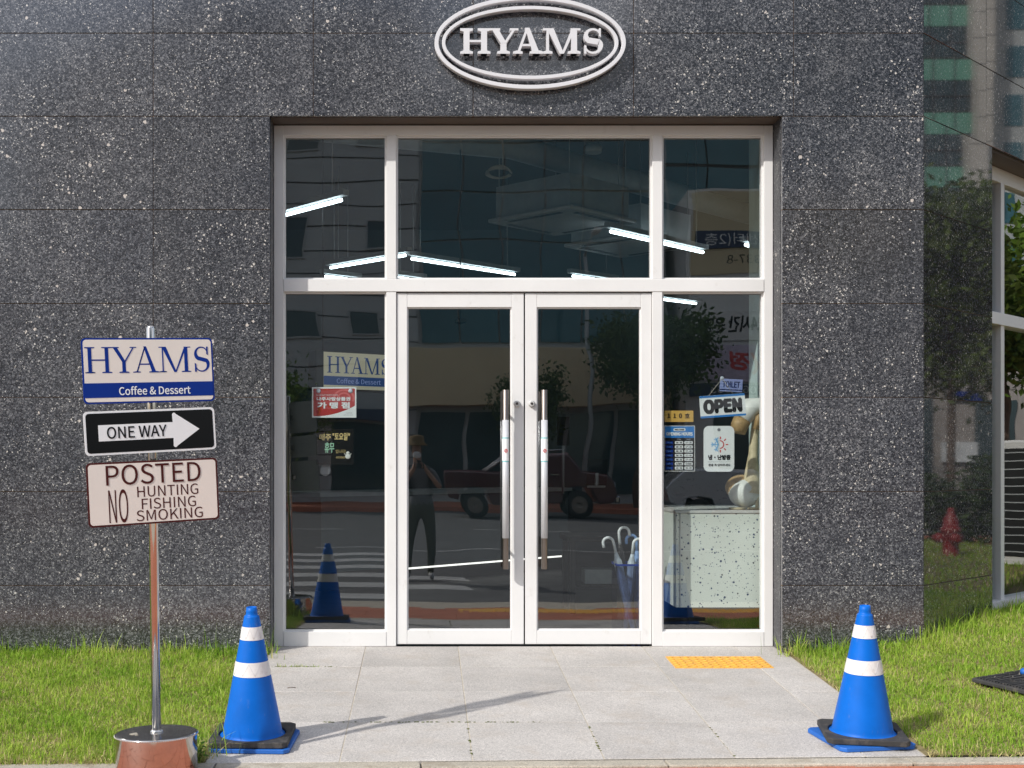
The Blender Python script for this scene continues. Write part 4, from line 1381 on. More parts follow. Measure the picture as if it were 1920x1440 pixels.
# red shop certificate
rs = plate('sticker', 'red and white gift certificate sticker on the left window', 'sticker', 626.5, 754.5, 0.279, 0.192, 'sticker_white', 0.002)
w2, h2 = 0.262, 0.174
pts = [(-w2/2+0.004, h2/2), (w2/2-0.004, h2/2), (w2/2, h2/2-0.004)]
for k in range(13):
    u = k/12
    pts.append((w2/2 - u*w2*0.98, h2/2 - 0.108 - 0.066*(1-(1-u)**2.1)))
pts += [(-w2/2, -h2/2+0.004), (-w2/2, h2/2-0.004)]
MB().prism(pts, -0.0004, 0.0).build('red_field', 'red_deep', rs)
for r0, r1 in ((0.068, 0.055), (0.043, 0.032)):
    a = [(0.062+r0*math.cos(R(k*5-25)), 0.028+r0*0.82*math.sin(R(k*5-25))) for k in range(47)]
    b = [(0.062+r1*math.cos(R(k*5-25)), 0.028+r1*0.82*math.sin(R(k*5-25))) for k in range(47)]
    mb = MB()
    for k in range(46):
        q = [a[k], a[k+1], b[k+1], b[k]]
        q = [(min(max(x, -w2/2), w2/2), min(max(z, -0.06), h2/2)) for x, z in q]
        if abs((q[0][1]-q[2][1])*(q[1][0]-q[3][0])-(q[0][0]-q[2][0])*(q[1][1]-q[3][1])) > 1e-6:
            mb.prism(q, -0.0007, -0.0003)
    mb.build('swirl', 'red_swirl', rs)
lettering('NAJU GIFT CERTIFICATE', 0.135, 0.008, 'sticker_white', rs, -0.044, -0.0012, 0.046)
lettering('나주사랑상품권', 0.212, 0.025, 'sticker_white', rs, -0.004, -0.0012, 0.022, bold=0.0024)
lettering('가 맹 점', 0.205, 0.042, 'sticker_white', rs, -0.004, -0.0012, -0.018, bold=0.005)
lettering('나주시', 0.034, 0.009, 'ink_grey', rs, 0.093, -0.0008, -0.067)
lettering('www.naju.go.kr', 0.060, 0.006, 'ink_grey', rs, 0.088, -0.0008, -0.079)
for qx in (-0.098, 0.103):
    MB().lathe([(0.014, 0), (0.014, 0.002), (0.006, 0.006)], 20).build('suction_cup', 'umbrella_clear', rs, (qx, -0.0005, 0.072), (R(90), 0, 0))

# handwritten blackboard notice
bb = plate('notice', 'small blackboard with yellow and green handwriting in the left window', 'notice', 628, 838, 0.235, 0.225, 'blackboard', 0.004, y=0.075, thick=0.006)
lettering('매주', 0.075, 0.043, 'chalk_yellow', bb, -0.062, -0.0006, 0.062, shear=0.1, bold=0.0025)
lettering('"토요일"', 0.110, 0.048, 'chalk_yellow', bb, 0.040, -0.0006, 0.066, shear=0.08, bold=0.0025)
lettering('휴무', 0.062, 0.066, 'chalk_green', bb, -0.035, -0.0006, -0.004, shear=0.08, bold=0.003)
lettering('입니다!', 0.062, 0.022, 'chalk_yellow', bb, 0.036, -0.0006, -0.028)
lettering('-HYAMS-', 0.066, 0.014, 'chalk_yellow', bb, 0.036, -0.0006, -0.066)
cp = MB().ball((0.082, -0.004, -0.060), 0.017, 0.004, 0.016).ball((0.082, -0.004, -0.038), 0.011, 0.004, 0.010)
cp.tube([(0.069, -0.004, -0.05), (0.061, -0.004, -0.042)], 0.003, 6).tube([(0.096, -0.004, -0.05), (0.103, -0.004, -0.042)], 0.003, 6)
cp.build('teapot_doodle', 'chalk_white', bb)
# white rabbit cut-out
rab = tag(MB().ball((0, 0, 0), 0.034, 0.006, 0.036).ball((-0.012, 0, 0.055), 0.010, 0.005, 0.036).ball((0.024, 0, 0.052), 0.009, 0.005, 0.034).build(
    'rabbit_cutout', 'ink_grey', None, at(610, 882, 8.10)), 'pale rabbit cut-out below the blackboard notice', 'cut-out')

# room number, opening hours, heating tag, OPEN sign
rn = plate('number_plate', 'mustard yellow plate reading 110 in the right window', 'plate', 1273, 780.5, 0.182, 0.071, 'yellow_plate', 0.003)
lettering('1  1  0', 0.092, 0.030, 'ink', rn, -0.026, -0.0006, 0.003, bold=0.003)
lettering('호', 0.032, 0.030, 'ink', rn, 0.052, -0.0006, 0.003, bold=0.002)
oh = plate('hours_board', 'blue and black opening hours board in the right window', 'board', 1274, 841, 0.196, 0.289, 'pale_metal', 0.003)
MB().prism(rrect(0.186, 0.279, 0.002), -0.0004, 0).build('black_field', 'ink', oh)
MB().prism(rrect(0.186, 0.072, 0.002, cz=0.1035), -0.0008, -0.0002).build('blue_header', 'blue_bright', oh)
MB().prism(rrect(0.076, 0.018, 0.008, cz=0.119), -0.0011, -0.0006).build('welcome_pill', 'sticker_white', oh)
lettering('WELCOME', 0.062, 0.010, 'ink', oh, 0, -0.0014, 0.119, bold=0.0012)
lettering('OPENING HOURS', 0.166, 0.022, 'sticker_white', oh, 0, -0.0011, 0.092, bold=0.003)
lettering('OPEN', 0.022, 0.006, 'sticker_white', oh, -0.003, -0.0008, 0.058)
lettering('CLOSE', 0.024, 0.006, 'sticker_white', oh, 0.057, -0.0008, 0.058)
for k, (d, a, b) in enumerate((('MON', '08 : 30', '17 : 30'), ('TUE', '08 : 30', '17 : 30'), ('WED', '08 : 30', '17 : 30'), ('THU', '08 : 30', '17 : 30'),
                               ('FRI', '08 : 30', '17 : 30'), ('SAT', 'CLOSED', 'CLOSED'), ('SUN', '12 : 30', '20 : 30'))):
    zz = 0.037 - 0.0266*k
    MB().prism(rrect(0.046, 0.018, 0.003, cx=-0.064, cz=zz), -0.0007, -0.0002).build('day_chip', 'blue_print', oh)
    lettering(d, 0.024, 0.009, 'blue_sky', oh, -0.064, -0.001, zz)
    for cx, tx in ((-0.003, a), (0.057, b)):
        MB().prism(rrect(0.052, 0.0185, 0.005, cx=cx, cz=zz), -0.0007, -0.0002).build('time_chip', 'sticker_white', oh)
        lettering(tx, 0.038, 0.010, 'ink', oh, cx, -0.001, zz, bold=0.001)
ht = plate('heating_tag', 'white rounded door tag with half snowflake and half red sun', 'tag', 1348, 841.5, 0.193, 0.288, 'sticker_white', 0.034)
MB().lathe([(0.010, 0), (0.010, 0.0015)], 20).build('tag_hole', 'ink_grey', ht, (0.0, 0.0004, 0.120), (R(90), 0, 0))
MB().prism([(-0.0012, -0.022), (0.0012, -0.022), (0.0012, 0.076), (-0.0012, 0.076)], -0.0005, 0).build('divider', 'ink_grey', ht)
sf = MB()
def strip(mb, x0, z0, x1, z1, w):
    dx, dz = x1-x0, z1-z0; l = math.hypot(dx, dz); nx, nz = -dz/l*w/2, dx/l*w/2
    mb.prism([(x0+nx, z0+nz), (x1+nx, z1+nz), (x1-nx, z1-nz), (x0-nx, z0-nz)], -0.0005-len(mb.f)*0.000004, 0)
for a in (112, 180, 248):
    ca, sa = math.cos(R(a)), math.sin(R(a))
    strip(sf, -0.004, 0.027, -0.004+0.046*ca, 0.027+0.046*sa, 0.0065)
    for q in (-40, 40):
        cb, sb2 = math.cos(R(a+q)), math.sin(R(a+q))
        strip(sf, -0.004+0.027*ca, 0.027+0.027*sa, -0.004+0.027*ca+0.020*cb, 0.027+0.027*sa+0.020*sb2, 0.0055)
arc0 = [(-0.004-0.022*math.cos(R(k*9-90)), 0.027+0.022*math.sin(R(k*9-90))) for k in range(21)]
for k in range(20):
    strip(sf, *arc0[k], *arc0[k+1], 0.005)
sf.build('snowflake', 'blue_sky', ht)
sn = MB()
arc1 = [(0.006+0.024*math.cos(R(k*9-90)), 0.027+0.024*math.sin(R(k*9-90))) for k in range(21)]
for k in range(20):
    strip(sn, *arc1[k], *arc1[k+1], 0.0065)
for a in (-88, -45, 0, 45, 88):
    ca, sa = math.cos(R(a)), math.sin(R(a))
    strip(sn, 0.008+0.034*ca, 0.027+0.034*sa, 0.008+0.050*ca, 0.027+0.050*sa, 0.0065)
sn.build('sun_mark', 'red_print', ht)
lettering('냉·난방중', 0.142, 0.034, 'ink', ht, 0.003, -0.0004, -0.054, bold=0.004)
MB().prism([(-0.07, -0.083), (0.07, -0.083), (0.07, -0.0815), (-0.07, -0.0815)], -0.0005, 0).build('rule', 'ink_grey', ht)
lettering('문을 꼭 닫아주세요', 0.138, 0.016, 'ink', ht, 0.003, -0.0004, -0.102, bold=0.0012)

op = plate('open_sign', 'white sign reading OPEN with blue edges hanging in the right window', 'sign', 1355, 761, 0.287, 0.140, 'sticker_white', 0.004, roll=R(4), y=0.064, thick=0.002)
for zz in (0.063, -0.0635):
    MB().prism([(-0.1433, zz-0.0065), (0.1433, zz-0.0065), (0.1433, zz+0.0065), (-0.1433, zz+0.0065)], -0.0005, 0).build('blue_edge', 'blue_bright', op)
lettering('OPEN', 0.247, 0.094, 'ink', op, 0.0, -0.0006, 0.0, bold=0.017)
hk = Vector((0.010, 0.004, 0.172))
MB().tube([(-0.085, 0.001, 0.068), hk], 0.0016, 6).tube([hk, (0.072, 0.001, 0.068)], 0.0016, 6).build('string', 'string', op)
MB().lathe([(0.013, 0), (0.012, 0.003), (0.005, 0.008)], 18).build('suction_cup', 'umbrella_clear', op, (0.010, 0.006, 0.174), (R(90), 0, 0))
to = tag(MB().box(-0.083, 0.083, 0, 0.006, -0.046, 0.046).build('toilet_sign', 'lightbox_white', None, at(1371, 722.5, 9.4), (0, R(3), 0)), 'small pale blue hanging sign reading TOILET behind the OPEN sign', 'sign')
MB().prism([(-0.083, -0.037), (0.083, -0.037), (0.083, -0.029), (-0.083, -0.029)], -0.0005, 0).build('blue_line', 'blue_print', to)
lettering('TOILET', 0.13, 0.048, 'blue_print', to, 0, -0.0008, 0.006, bold=0.004)

# ----------------------------------------------------------------------------- inside the cafe
def tube_light(px0, py0, px1, py1, label, hz_=3.2, rod=True):
    D0 = (hz_-1.14)*2400/(870-py0); D1 = (hz_-1.14)*2400/(870-py1)
    a, b = at(px0, py0, D0), at(px1, py1, D1)
    m = (a+b)/2; d = (b-a); L = d.length
    t = thing('tube_light', label, 'light', m, (0, 0, math.atan2(d.y, d.x)), 'fluorescent tubes hung from the cafe ceiling')
    MB().tube([(-L/2, 0, 0), (L/2, 0, 0)], 0.0145, 10).build('tube', 'tube_glow', t)
    h = MB().box(-L/2-0.06, L/2+0.06, -0.03, 0.03, 0.03, 0.075)
    h.build('housing', 'grey_metal', t)
    MB().tube([(-L/2+0.12, 0, 0.075), (-L/2+0.12, 0, 1.05)], 0.006, 8).tube([(L/2-0.12, 0, 0.075), (L/2-0.12, 0, 1.05)], 0.006, 8).build('hanger', 'grey_metal', t)
    return t
tube_light(478, 418, 640, 375, 'nearest ceiling tube, cut by the left edge of the upper left window')
tube_light(620, 502, 760, 478.5, 'short ceiling tube low in the upper left window')
tube_light(610, 518, 668, 525, 'farthest ceiling tube, at the bottom of the upper left window')
tube_light(772, 485, 965, 514.5, 'long ceiling tube left of centre in the wide upper window')
tube_light(1145, 434, 1318, 473, 'long ceiling tube crossing the right mullion below the air conditioner')
tube_light(1074, 517.5, 1150, 528, 'ceiling tube just above the transom, right of centre')
tube_light(1398, 459, 1500, 490, 'ceiling tube showing only its tip at the right window edge')
tube_light(1232, 560, 1305, 569, 'ceiling tube at the top of the lower right window')
tube_light(735, 519, 790, 526, 'ceiling tube tip at the bottom left of the wide upper window')

def cassette(cx, cy, z, label):
    t = thing('air_conditioner', label, 'air conditioner', (cx, cy, z), (0, 0, R(45)), 'ceiling cassette air conditioners')
    MB().box(-0.475, 0.475, -0.475, 0.475, 0, 0.035).build('panel', 'pale_metal', t, bevel=0.01)
    MB().box(-0.42, 0.42, -0.42, 0.42, 0.037, 0.32).build('casing', 'grey_metal', t)
    for k in range(4):
        MB().box(-0.30, 0.30, 0.36, 0.41, -0.004, -0.001).build('louvre', 'black_metal', t, (0, 0, 0), (0, 0, k*PI/2))
    for sx_, sy_ in ((1,1),(1,-1),(-1,1),(-1,-1)):
        MB().tube([(0.4*sx_, 0.4*sy_, 0.32), (0.4*sx_, 0.4*sy_, 0.94)], 0.005, 6).build('hanger_rod', 'grey_metal', t)
cassette(1.23, 3.47, 3.30, 'square air conditioner hung corner-on behind the wide upper window')
cassette(2.05, 4.75, 3.30, 'second square air conditioner, farther back and right')
tag(MB().tube([(-1.2, 2.6, 3.95), (0.75, 3.2, 3.92), (2.4, 4.9, 3.9), (4.4, 7.0, 3.9)], 0.11, 14).build('duct', 'grey_metal'), 'grey round duct under the dark cafe ceiling', 'duct')
cc_ = at(936, 322, 10.5)
cl = MB()
for q in range(3):
    cl.tube([cc_ + Vector((0.09*math.cos(a)*(1+0.1*q), 0.03*q, 0.05*math.sin(a)*(1-0.1*q))) for a in [R(k*20) for k in range(18)]], 0.008, 6)
cl.tube([cc_ + Vector((0.03, 0, 0.05)), cc_ + Vector((0.03, 0, 0.95))], 0.006, 6)
tag(cl.build('cable_coil', 'string'), 'loop of pale cable hanging from the cafe ceiling', 'cable')
pb = at(1112, 282, 10.5)
pn = MB().lathe([(0.07, -0.02), (0.075, 0.02), (0.05, 0.05), (0.02, 0.06)], 20)
pl = thing('pendant_lamp', 'small round pendant fitting high in the wide upper window', 'lamp', pb)
pn.build('shade', 'grey_metal', pl); MB().tube([(0, 0, 0.05), (0, 0, 0.6)], 0.005, 6).build('cord', 'string', pl)

# illuminated box sign turned to the door
ls = thing('light_box_sign', 'illuminated cream box sign with blue serif lettering inside the left window', 'sign', at(673, 697, 10.6), (0, 0, R(33)))
LW, LH = 0.70, 0.325
MB().box(-LW/2-0.05, LW/2, 0.004, 0.14, -LH/2, LH/2).build('casing', 'black_metal', ls, bevel=0.004)
MB().box(-LW/2+0.02, LW/2-0.02, 0, 0.006, -LH/2+0.015, LH/2-0.012).build('lit_face', 'lightbox', ls)
MB().prism([(-LW/2+0.02, -0.118), (LW/2-0.02, -0.118), (LW/2-0.02, -0.045), (-LW/2+0.02, -0.045)], -0.001, 0.002).build('blue_band', 'lightbox_blue', ls)
serif_word('HYAMS', LW-0.10, 0.135, 0.155, 0.06, 0.035, 0.12, 0.001, gap=0.02).build('lettering', 'lightbox_blue', ls, (-LW/2+0.05, -0.0015, -0.018))
lettering('Coffee & Dessert', 0.42, 0.042, 'lightbox_white', ls, 0.0, -0.0014, -0.081)
MB().tube([(-0.3, 0.07, LH/2), (-0.3, 0.07, LH/2+2.4)], 0.008, 8).tube([(0.3, 0.07, LH/2), (0.3, 0.07, LH/2+2.4)], 0.008, 8).build('hanger', 'black_metal', ls)

# terrazzo counter by the right window with the wooden duck
ct = thing('display_counter', 'pale terrazzo counter close behind the right window', 'counter', (1.605, 0.185, 0.008))
MB().box(0.024, 0.685, 0.0, 1.1, 0.215, 0.815).build('counter_body', 'terrazzo', ct)
MB().box(0.0, 0.022, 0.004, 1.1, 0.215, 0.815).build('side_panel', 'terrazzo', ct)
MB().box(-0.004, 0.688, -0.006, 1.104, 0.817, 0.835).build('counter_top', 'pale_metal', ct, bevel=0.002)
MB().box(0.0235, 0.030, -0.004, -0.0005, 0.215, 0.815).build('corner_trim', 'pale_metal', ct)
MB().box(0.10, 0.66, 0.12, 1.0, -0.028, 0.213).build('plinth', 'black_metal', ct)
dp = at(1399, 957, 8.42)
dk = thing('duck_figure', 'wooden duck figure with white patches standing on the terrazzo counter', 'figure', (dp.x, dp.y, 0.845))
MB().ball((-0.01, 0, 0.105), 0.105, 0.10, 0.098, 24, 14).build('belly', 'duck_white', dk)
MB().ball((-0.02, 0.03, 0.14), 0.11, 0.09, 0.085, 24, 14).build('wing', 'wood_tan', dk)
MB().tube([(0.02, -0.02, 0.10), (0.035, -0.01, 0.22), (0.045, 0, 0.36), (0.055, 0, 0.50), (0.075, 0, 0.60)], [0.085, 0.050, 0.030, 0.026, 0.032], 16).build('neck', 'wood_pale', dk)
MB().tube([(0.16, 0.0, 0.52), (0.155, 0.0, 0.60), (0.105, 0.0, 0.675), (0.03, -0.01, 0.67), (-0.03, -0.02, 0.585)], [0.05, 0.062, 0.066, 0.066, 0.058], 18).build('head', 'duck_white', dk)
MB().tube([(-0.03, -0.02, 0.585), (-0.05, -0.024, 0.545), (-0.062, -0.028, 0.50)], [0.0585, 0.057, 0.050], 18).build('beak', 'wood_tan', dk)
MB().tube([(0.05, -0.055, 0.52), (0.065, -0.06, 0.60), (0.115, -0.05, 0.63), (0.16, -0.05, 0.60)], 0.020, 10).build('ribbon', 'wood_tan', dk)
MB().tube([(0.06, -0.05, 0.14), (0.055, -0.06, 0.01)], 0.012, 8).box(0.0, 0.075, -0.11, -0.03, 0.0, 0.012).box(-0.12, -0.03, -0.10, -0.03, 0.0, 0.012).build('foot', 'wood_pale', dk)
# painted column beside the counter, seen edge-on at the right of the window
MB().box(2.30, 2.44, 0.13, 1.09, -0.02, 4.25).build('room_column', 'curtain', building)

# umbrella stand and umbrellas just behind the right-hand door
up = Vector((1.362, 0.40, -0.02))
us = thing('umbrella_stand', 'blue see-through umbrella stand behind the right door', 'umbrella stand', up)
a = 0.12
mb = MB()
mb.ring([(-a,-a),(a,-a),(a,a),(-a,a)], [(-a+0.006,-a+0.006),(a-0.006,-a+0.006),(a-0.006,a-0.006),(-a+0.006,a-0.006)], 0.0, 0.50, smooth=False)
me = mb.build('acrylic_box', 'acrylic_blue', us, (0, 0, 0.5), (R(-90), 0, 0))
MB().box(-a+0.007, a-0.007, -a+0.007, a-0.007, 0.0, 0.012).build('base', 'blue_print', us)
MB().ring([(-a-0.003,-a-0.003),(a+0.003,-a-0.003),(a+0.003,a+0.003),(-a-0.003,a+0.003)], [(-a+0.008,-a+0.008),(a-0.008,-a+0.008),(a-0.008,a-0.008),(-a+0.008,a-0.008)], 0.0, 0.012, smooth=False).build('rim', 'blue_print', us, (0, 0, 0.512), (R(-90), 0, 0))
def umbrella(label, top, foot, handle, cloth, hook=1, wid=0.026):
    t = thing('umbrella', label, 'umbrella', foot, (0, 0, 0), 'umbrellas in the blue stand')
    top = Vector(top) - Vector(foot)
    u = top.normalized(); L = top.length
    s = Vector((hook, 0, 0)); s = (s - u*s.dot(u)).normalized()
    pts = [u*(L*0.84), u*(L*0.95)]
    r = 0.034
    c = u*(L*0.95) + s*r
    for k in range(1, 9):
        an = PI*k/8*1.05
        pts.append(c - s*(r*math.cos(an)) + u*(r*math.sin(an)))
    pts.append(pts[-1] - u*0.02)
    MB().tube(pts, 0.0095, 10).build('handle', handle, t)
    prof = [(0.0, 0.006), (0.06, 0.012), (0.25, wid*0.85), (0.55, wid*1.05), (0.74, wid), (0.80, wid*0.6), (0.84, 0.011)]
    mb = MB().tube([u*(L*q) for q, _ in prof], [rr for _, rr in prof], 14)
    for k in range(5):
        an = k*1.26
        v = s*math.cos(an) + u.cross(s)*math.sin(an)
        mb.tube([u*(L*0.06)+v*0.012, u*(L*0.4)+v*wid*1.02, u*(L*0.76)+v*wid*0.95], 0.003, 5)
    mb.build('folded_canopy', cloth, t)
    MB().tube([u*(-0.05), u*0.02], 0.004, 6).build('ferrule', 'pale_metal', t)
umbrella('white handled clear umbrella leaning left in the blue stand', (1.222, 0.36, 0.665), (1.372, 0.40, 0.03), 'umbrella_white', 'umbrella_clear', -1)
umbrella('white handled clear umbrella upright at the right of the blue stand', (1.365, 0.37, 0.65), (1.315, 0.42, 0.03), 'umbrella_white', 'umbrella_clear', 1)
umbrella('light blue umbrella at the back of the blue stand', (1.395, 0.45, 0.67), (1.41, 0.44, 0.03), 'umbrella_blue', 'umbrella_blue', -1)
umbrella('black umbrella with white handle in the middle of the blue stand', (1.275, 0.44, 0.72), (1.335, 0.44, 0.03), 'umbrella_white', 'umbrella_black', 1)

# serving counter set diagonally, with a light strip along its foot
sc_ = thing('serving_counter', 'dark serving counter with a light strip along its foot', 'counter', (-0.16, 4.36, -0.02), (0, 0, R(45)))
MB().box(-1.1, 2.45, 0.0, 0.7, 0.17, 0.86).build('counter_front', 'room_wall', sc_)
MB().box(-1.14, 2.49, -0.03, 0.74, 0.862, 0.90).build('counter_top', 'grey_metal', sc_)
MB().box(-1.05, 2.40, 0.06, 0.66, 0.0, 0.168).build('plinth', 'black_metal', sc_)
MB().box(-0.05, 2.40, 0.045, 0.058, 0.137, 0.153).build('light_strip', 'led_glow', sc_)
# black table with a white box below
tt = thing('low_table', 'low black table with a pale box on its shelf behind the right door', 'table', (1.42, 2.1, -0.02))
MB().box(-0.32, 0.45, -0.25, 0.35, 0.56, 0.60).build('tabletop', 'black_metal', tt)
for x in (-0.28, 0.41):
    for y in (-0.21, 0.31):
        MB().box(x-0.02, x+0.02, y-0.02, y+0.02, 0.0, 0.56).build('leg', 'black_metal', tt)
MB().box(-0.25, 0.38, -0.18, 0.28, 0.20, 0.22).build('shelf', 'black_metal', tt)
bx = MB().box(-0.15, 0.15, -0.11, 0.11, 0, 0.11).build('paper_box', 'grey_metal', None, (1.40, 2.12, 0.203), bevel=0.002)
tag(bx, 'pale grey box on the shelf of the low black table', 'box')
# till tablet, menu board
tl = thing('tablet', 'tilted black till tablet on the serving counter', 'tablet', (1.86, 5.9, 0.885), (0, 0, R(-15)))
MB().box(-0.11, 0.11, -0.008, 0.008, 0.03, 0.33).build('screen', 'black_metal', tl, (0, 0, 0), (R(-22), 0, 0))
MB().box(-0.09, 0.09, -0.07, 0.09, 0.0, 0.02).tube([(0, 0.0, 0.02), (0, 0.06, 0.15)], 0.02, 8).build('stand', 'pale_metal', tl)
mp = at(1056, 810, 12.5)
mn = thing('menu_board', 'black menu board on a stand seen through the right door', 'menu board', (mp.x, mp.y, 0.3))
MB().box(-0.06, 0.06, -0.008, 0.008, 1.02, 1.30).build('board_panel', 'blackboard', mn)
MB().tube([(0.0, 0.012, 0.55), (0.0, 0.012, 1.02)], 0.012, 8).build('stand_pole', 'grey_metal', mn)
ca = at(863, 604, 11.0)
cm = thing('ceiling_fitting', 'small dark fitting under the ceiling seen through the left door', 'fitting', ca)
MB().box(-0.05, 0.05, -0.05, 0.05, -0.015, 0.025).build('body', 'black_metal', cm, bevel=0.01)
MB().tube([(0, 0, 0.025), (0, 0, 1.9)], 0.006, 6).build('stem', 'black_metal', cm)

# ----------------------------------------------------------------------------- the street opposite, mirrored in the panes
def win(parent, x0, x1, z0, z1, y, mat='window_dark'):
    f = MB().ring([(x0-0.06,z0-0.06),(x1+0.06,z0-0.06),(x1+0.06,z1+0.06),(x0-0.06,z1+0.06)], [(x0,z0),(x1,z0),(x1,z1),(x0,z1)], -0.04, 0.04, smooth=False).build('window', 'grey_metal', parent, (0, y, 0))
    MB().box(x0, x1, -0.01, 0.01, z0, z1).build('pane', mat, f)
# local frame of the facing buildings: x to the left as seen from the street, front toward -y  (turned 180 degrees)
OB = thing('office_building', 'tall office block with grey cladding and teal glazing across the road', 'building', (0, -36.2, -0.22), (0, 0, PI))
MB().box(0.3, 7.5, 0, 12, 0, 17.5).build('clad_wall', 'clad_grey', OB)
MB().slab([(7.5, 0.0), (18.6, 11.6), (18.6, 16), (7.5, 12)], 0, 17.5).build('clad_wing', 'clad_grey', OB)
seams = MB()
for k in range(1, 22):
    seams.box(0.3, 7.51, -0.012, 0.0, 0.8*k-0.02, 0.8*k+0.02)
    seams.slab([(7.5, -0.012), (7.51, -0.012), (18.62, 11.58), (18.6, 11.6)], 0.8*k-0.02, 0.8*k+0.02)
seams.build('cladding_seams', 'seam', OB)['kind'] = 'stuff'
for x0, x1, z0, z1 in ((1.1, 2.0, 8.9, 9.8), (4.2, 4.9, 8.6, 9.9), (3.7, 4.9, 5.6, 6.5), (1.6, 2.5, 5.8, 6.6), (1.4, 2.3, 12.5, 13.6), (3.6, 4.6, 12.3, 13.6), (1.4, 2.3, 4.0, 4.9), (3.8, 4.8, 3.2, 4.1), (5.6, 6.6, 9, 10), (5.6, 6.6, 5.6, 6.6)):
    win(OB, x0, x1, z0, z1, -0.02)
MB().box(-8.4, 0.3, 0.15, 12, 0, 14.5).build('core_wall', 'clad_grey', OB)
for i in range(6):
    for j in range(5):
        x0 = -8.3 + 1.42*i; z0 = 5.6 + 1.75*j
        MB().box(x0, x0+1.36, 0.05, 0.12, z0, z0+1.69).build('glazing_panel', 'window_teal', OB)
MB().box(-8.5, 0.6, -0.5, 0.14, 3.3, 5.35).build('beige_fascia', 'clad_beige', OB, bevel=0.02)
for i in range(5):
    x0 = -8.2 + 1.7*i
    MB().box(x0, x0+1.55, 0.08, 0.14, 0.3, 3.1).build('shop_window', 'window_dark', OB)
MB().box(1.0, 3.2, -0.03, 0.0, 0.3, 2.7).box(4.0, 6.8, -0.03, 0.0, 0.3, 2.6).build('shop_window', 'window_dark', OB)
MB().box(0.8, 6.9, -0.4, 0.0, 2.8, 3.2).build('shop_awning', 'navy', OB)

CB = thing('clinic_building', 'beige low block with white and pink sign boards across the road', 'building', (0, -34.6, -0.22), (0, 0, PI))
MB().box(-22, -8.75, 0, 12, 0, 10.4).build('wall', 'clad_white', CB)
MB().box(-16, -8.9, -0.06, 0, 7.7, 10.3).build('beige_panel', 'clad_beige', CB)
MB().box(-12.2, -9.0, -0.12, -0.07, 8.55, 9.1).build('dark_sign', 'navy', CB)
lettering('신센터(2층', 2.4, 0.42, 'chalk_white', CB, -10.5, -0.125, 8.82)
lettering('T. 337-8', 1.6, 0.28, 'ink', CB, -10.9, -0.065, 8.2)
MB().box(-11.6, -8.9, -0.08, -0.01, 5.5, 6.4).build('white_banner', 'clad_white', CB)
lettering('24시간 운영', 2.0, 0.5, 'ink', CB, -10.25, -0.085, 5.98, bold=0.03)
MB().box(-11.6, -8.9, -0.1, -0.01, 4.1, 5.35).build('pink_sign', 'purple_sign', CB)
lettering('(정', 1.0, 0.75, 'red_print', CB, -10.6, -0.105, 4.75, bold=0.06)
MB().box(-11.6, -8.9, -0.09, -0.01, 3.65, 4.02).build('phone_sign', 'navy', CB)
lettering('061-333', 1.5, 0.26, 'chalk_white', CB, -10.3, -0.095, 3.83)
for i in range(4):
    MB().box(-11.8-2.3*i, -9.8-2.3*i, -0.03, 0.0, 0.3, 3.2).build('shop_window', 'window_dark', CB)
    MB().box(-20.6+2.3*i, -18.9+2.3*i, -0.03, 0.0, 4.6, 6.4).build('window', 'window_dark', CB)
TB = thing('added_teal_tower', 'teal glass tower added behind the beige clinic to darken the mirrored sky', 'building', (0, -56, -0.22), (0, 0, PI))  # added block, covers the bright sky mirrored in the right pane
MB().box(-34, -11.5, 0, 14, 0, 26).build('core_wall', 'seam', TB)
for i in range(9):
    for j in range(8):
        MB().box(-33.9+2.48*i, -31.5+2.48*i, -0.08, 0, 0.2+3.2*j, 3.2+3.2*j).build('glazing_panel', 'window_teal', TB)
GB = thing('far_building', 'grey apartment block left of the office across the road', 'building', (-26, -52, -0.22), (0, 0, PI))
MB().box(-6, 14, 0, 10, 0, 12).build('wall', 'clad_tower', GB)
for i in range(6):
    for j in range(4):
        MB().box(-5+3*i, -3.4+3*i, -0.04, 0, 1.5+2.7*j, 3+2.7*j).build('window', 'window_dark', GB)

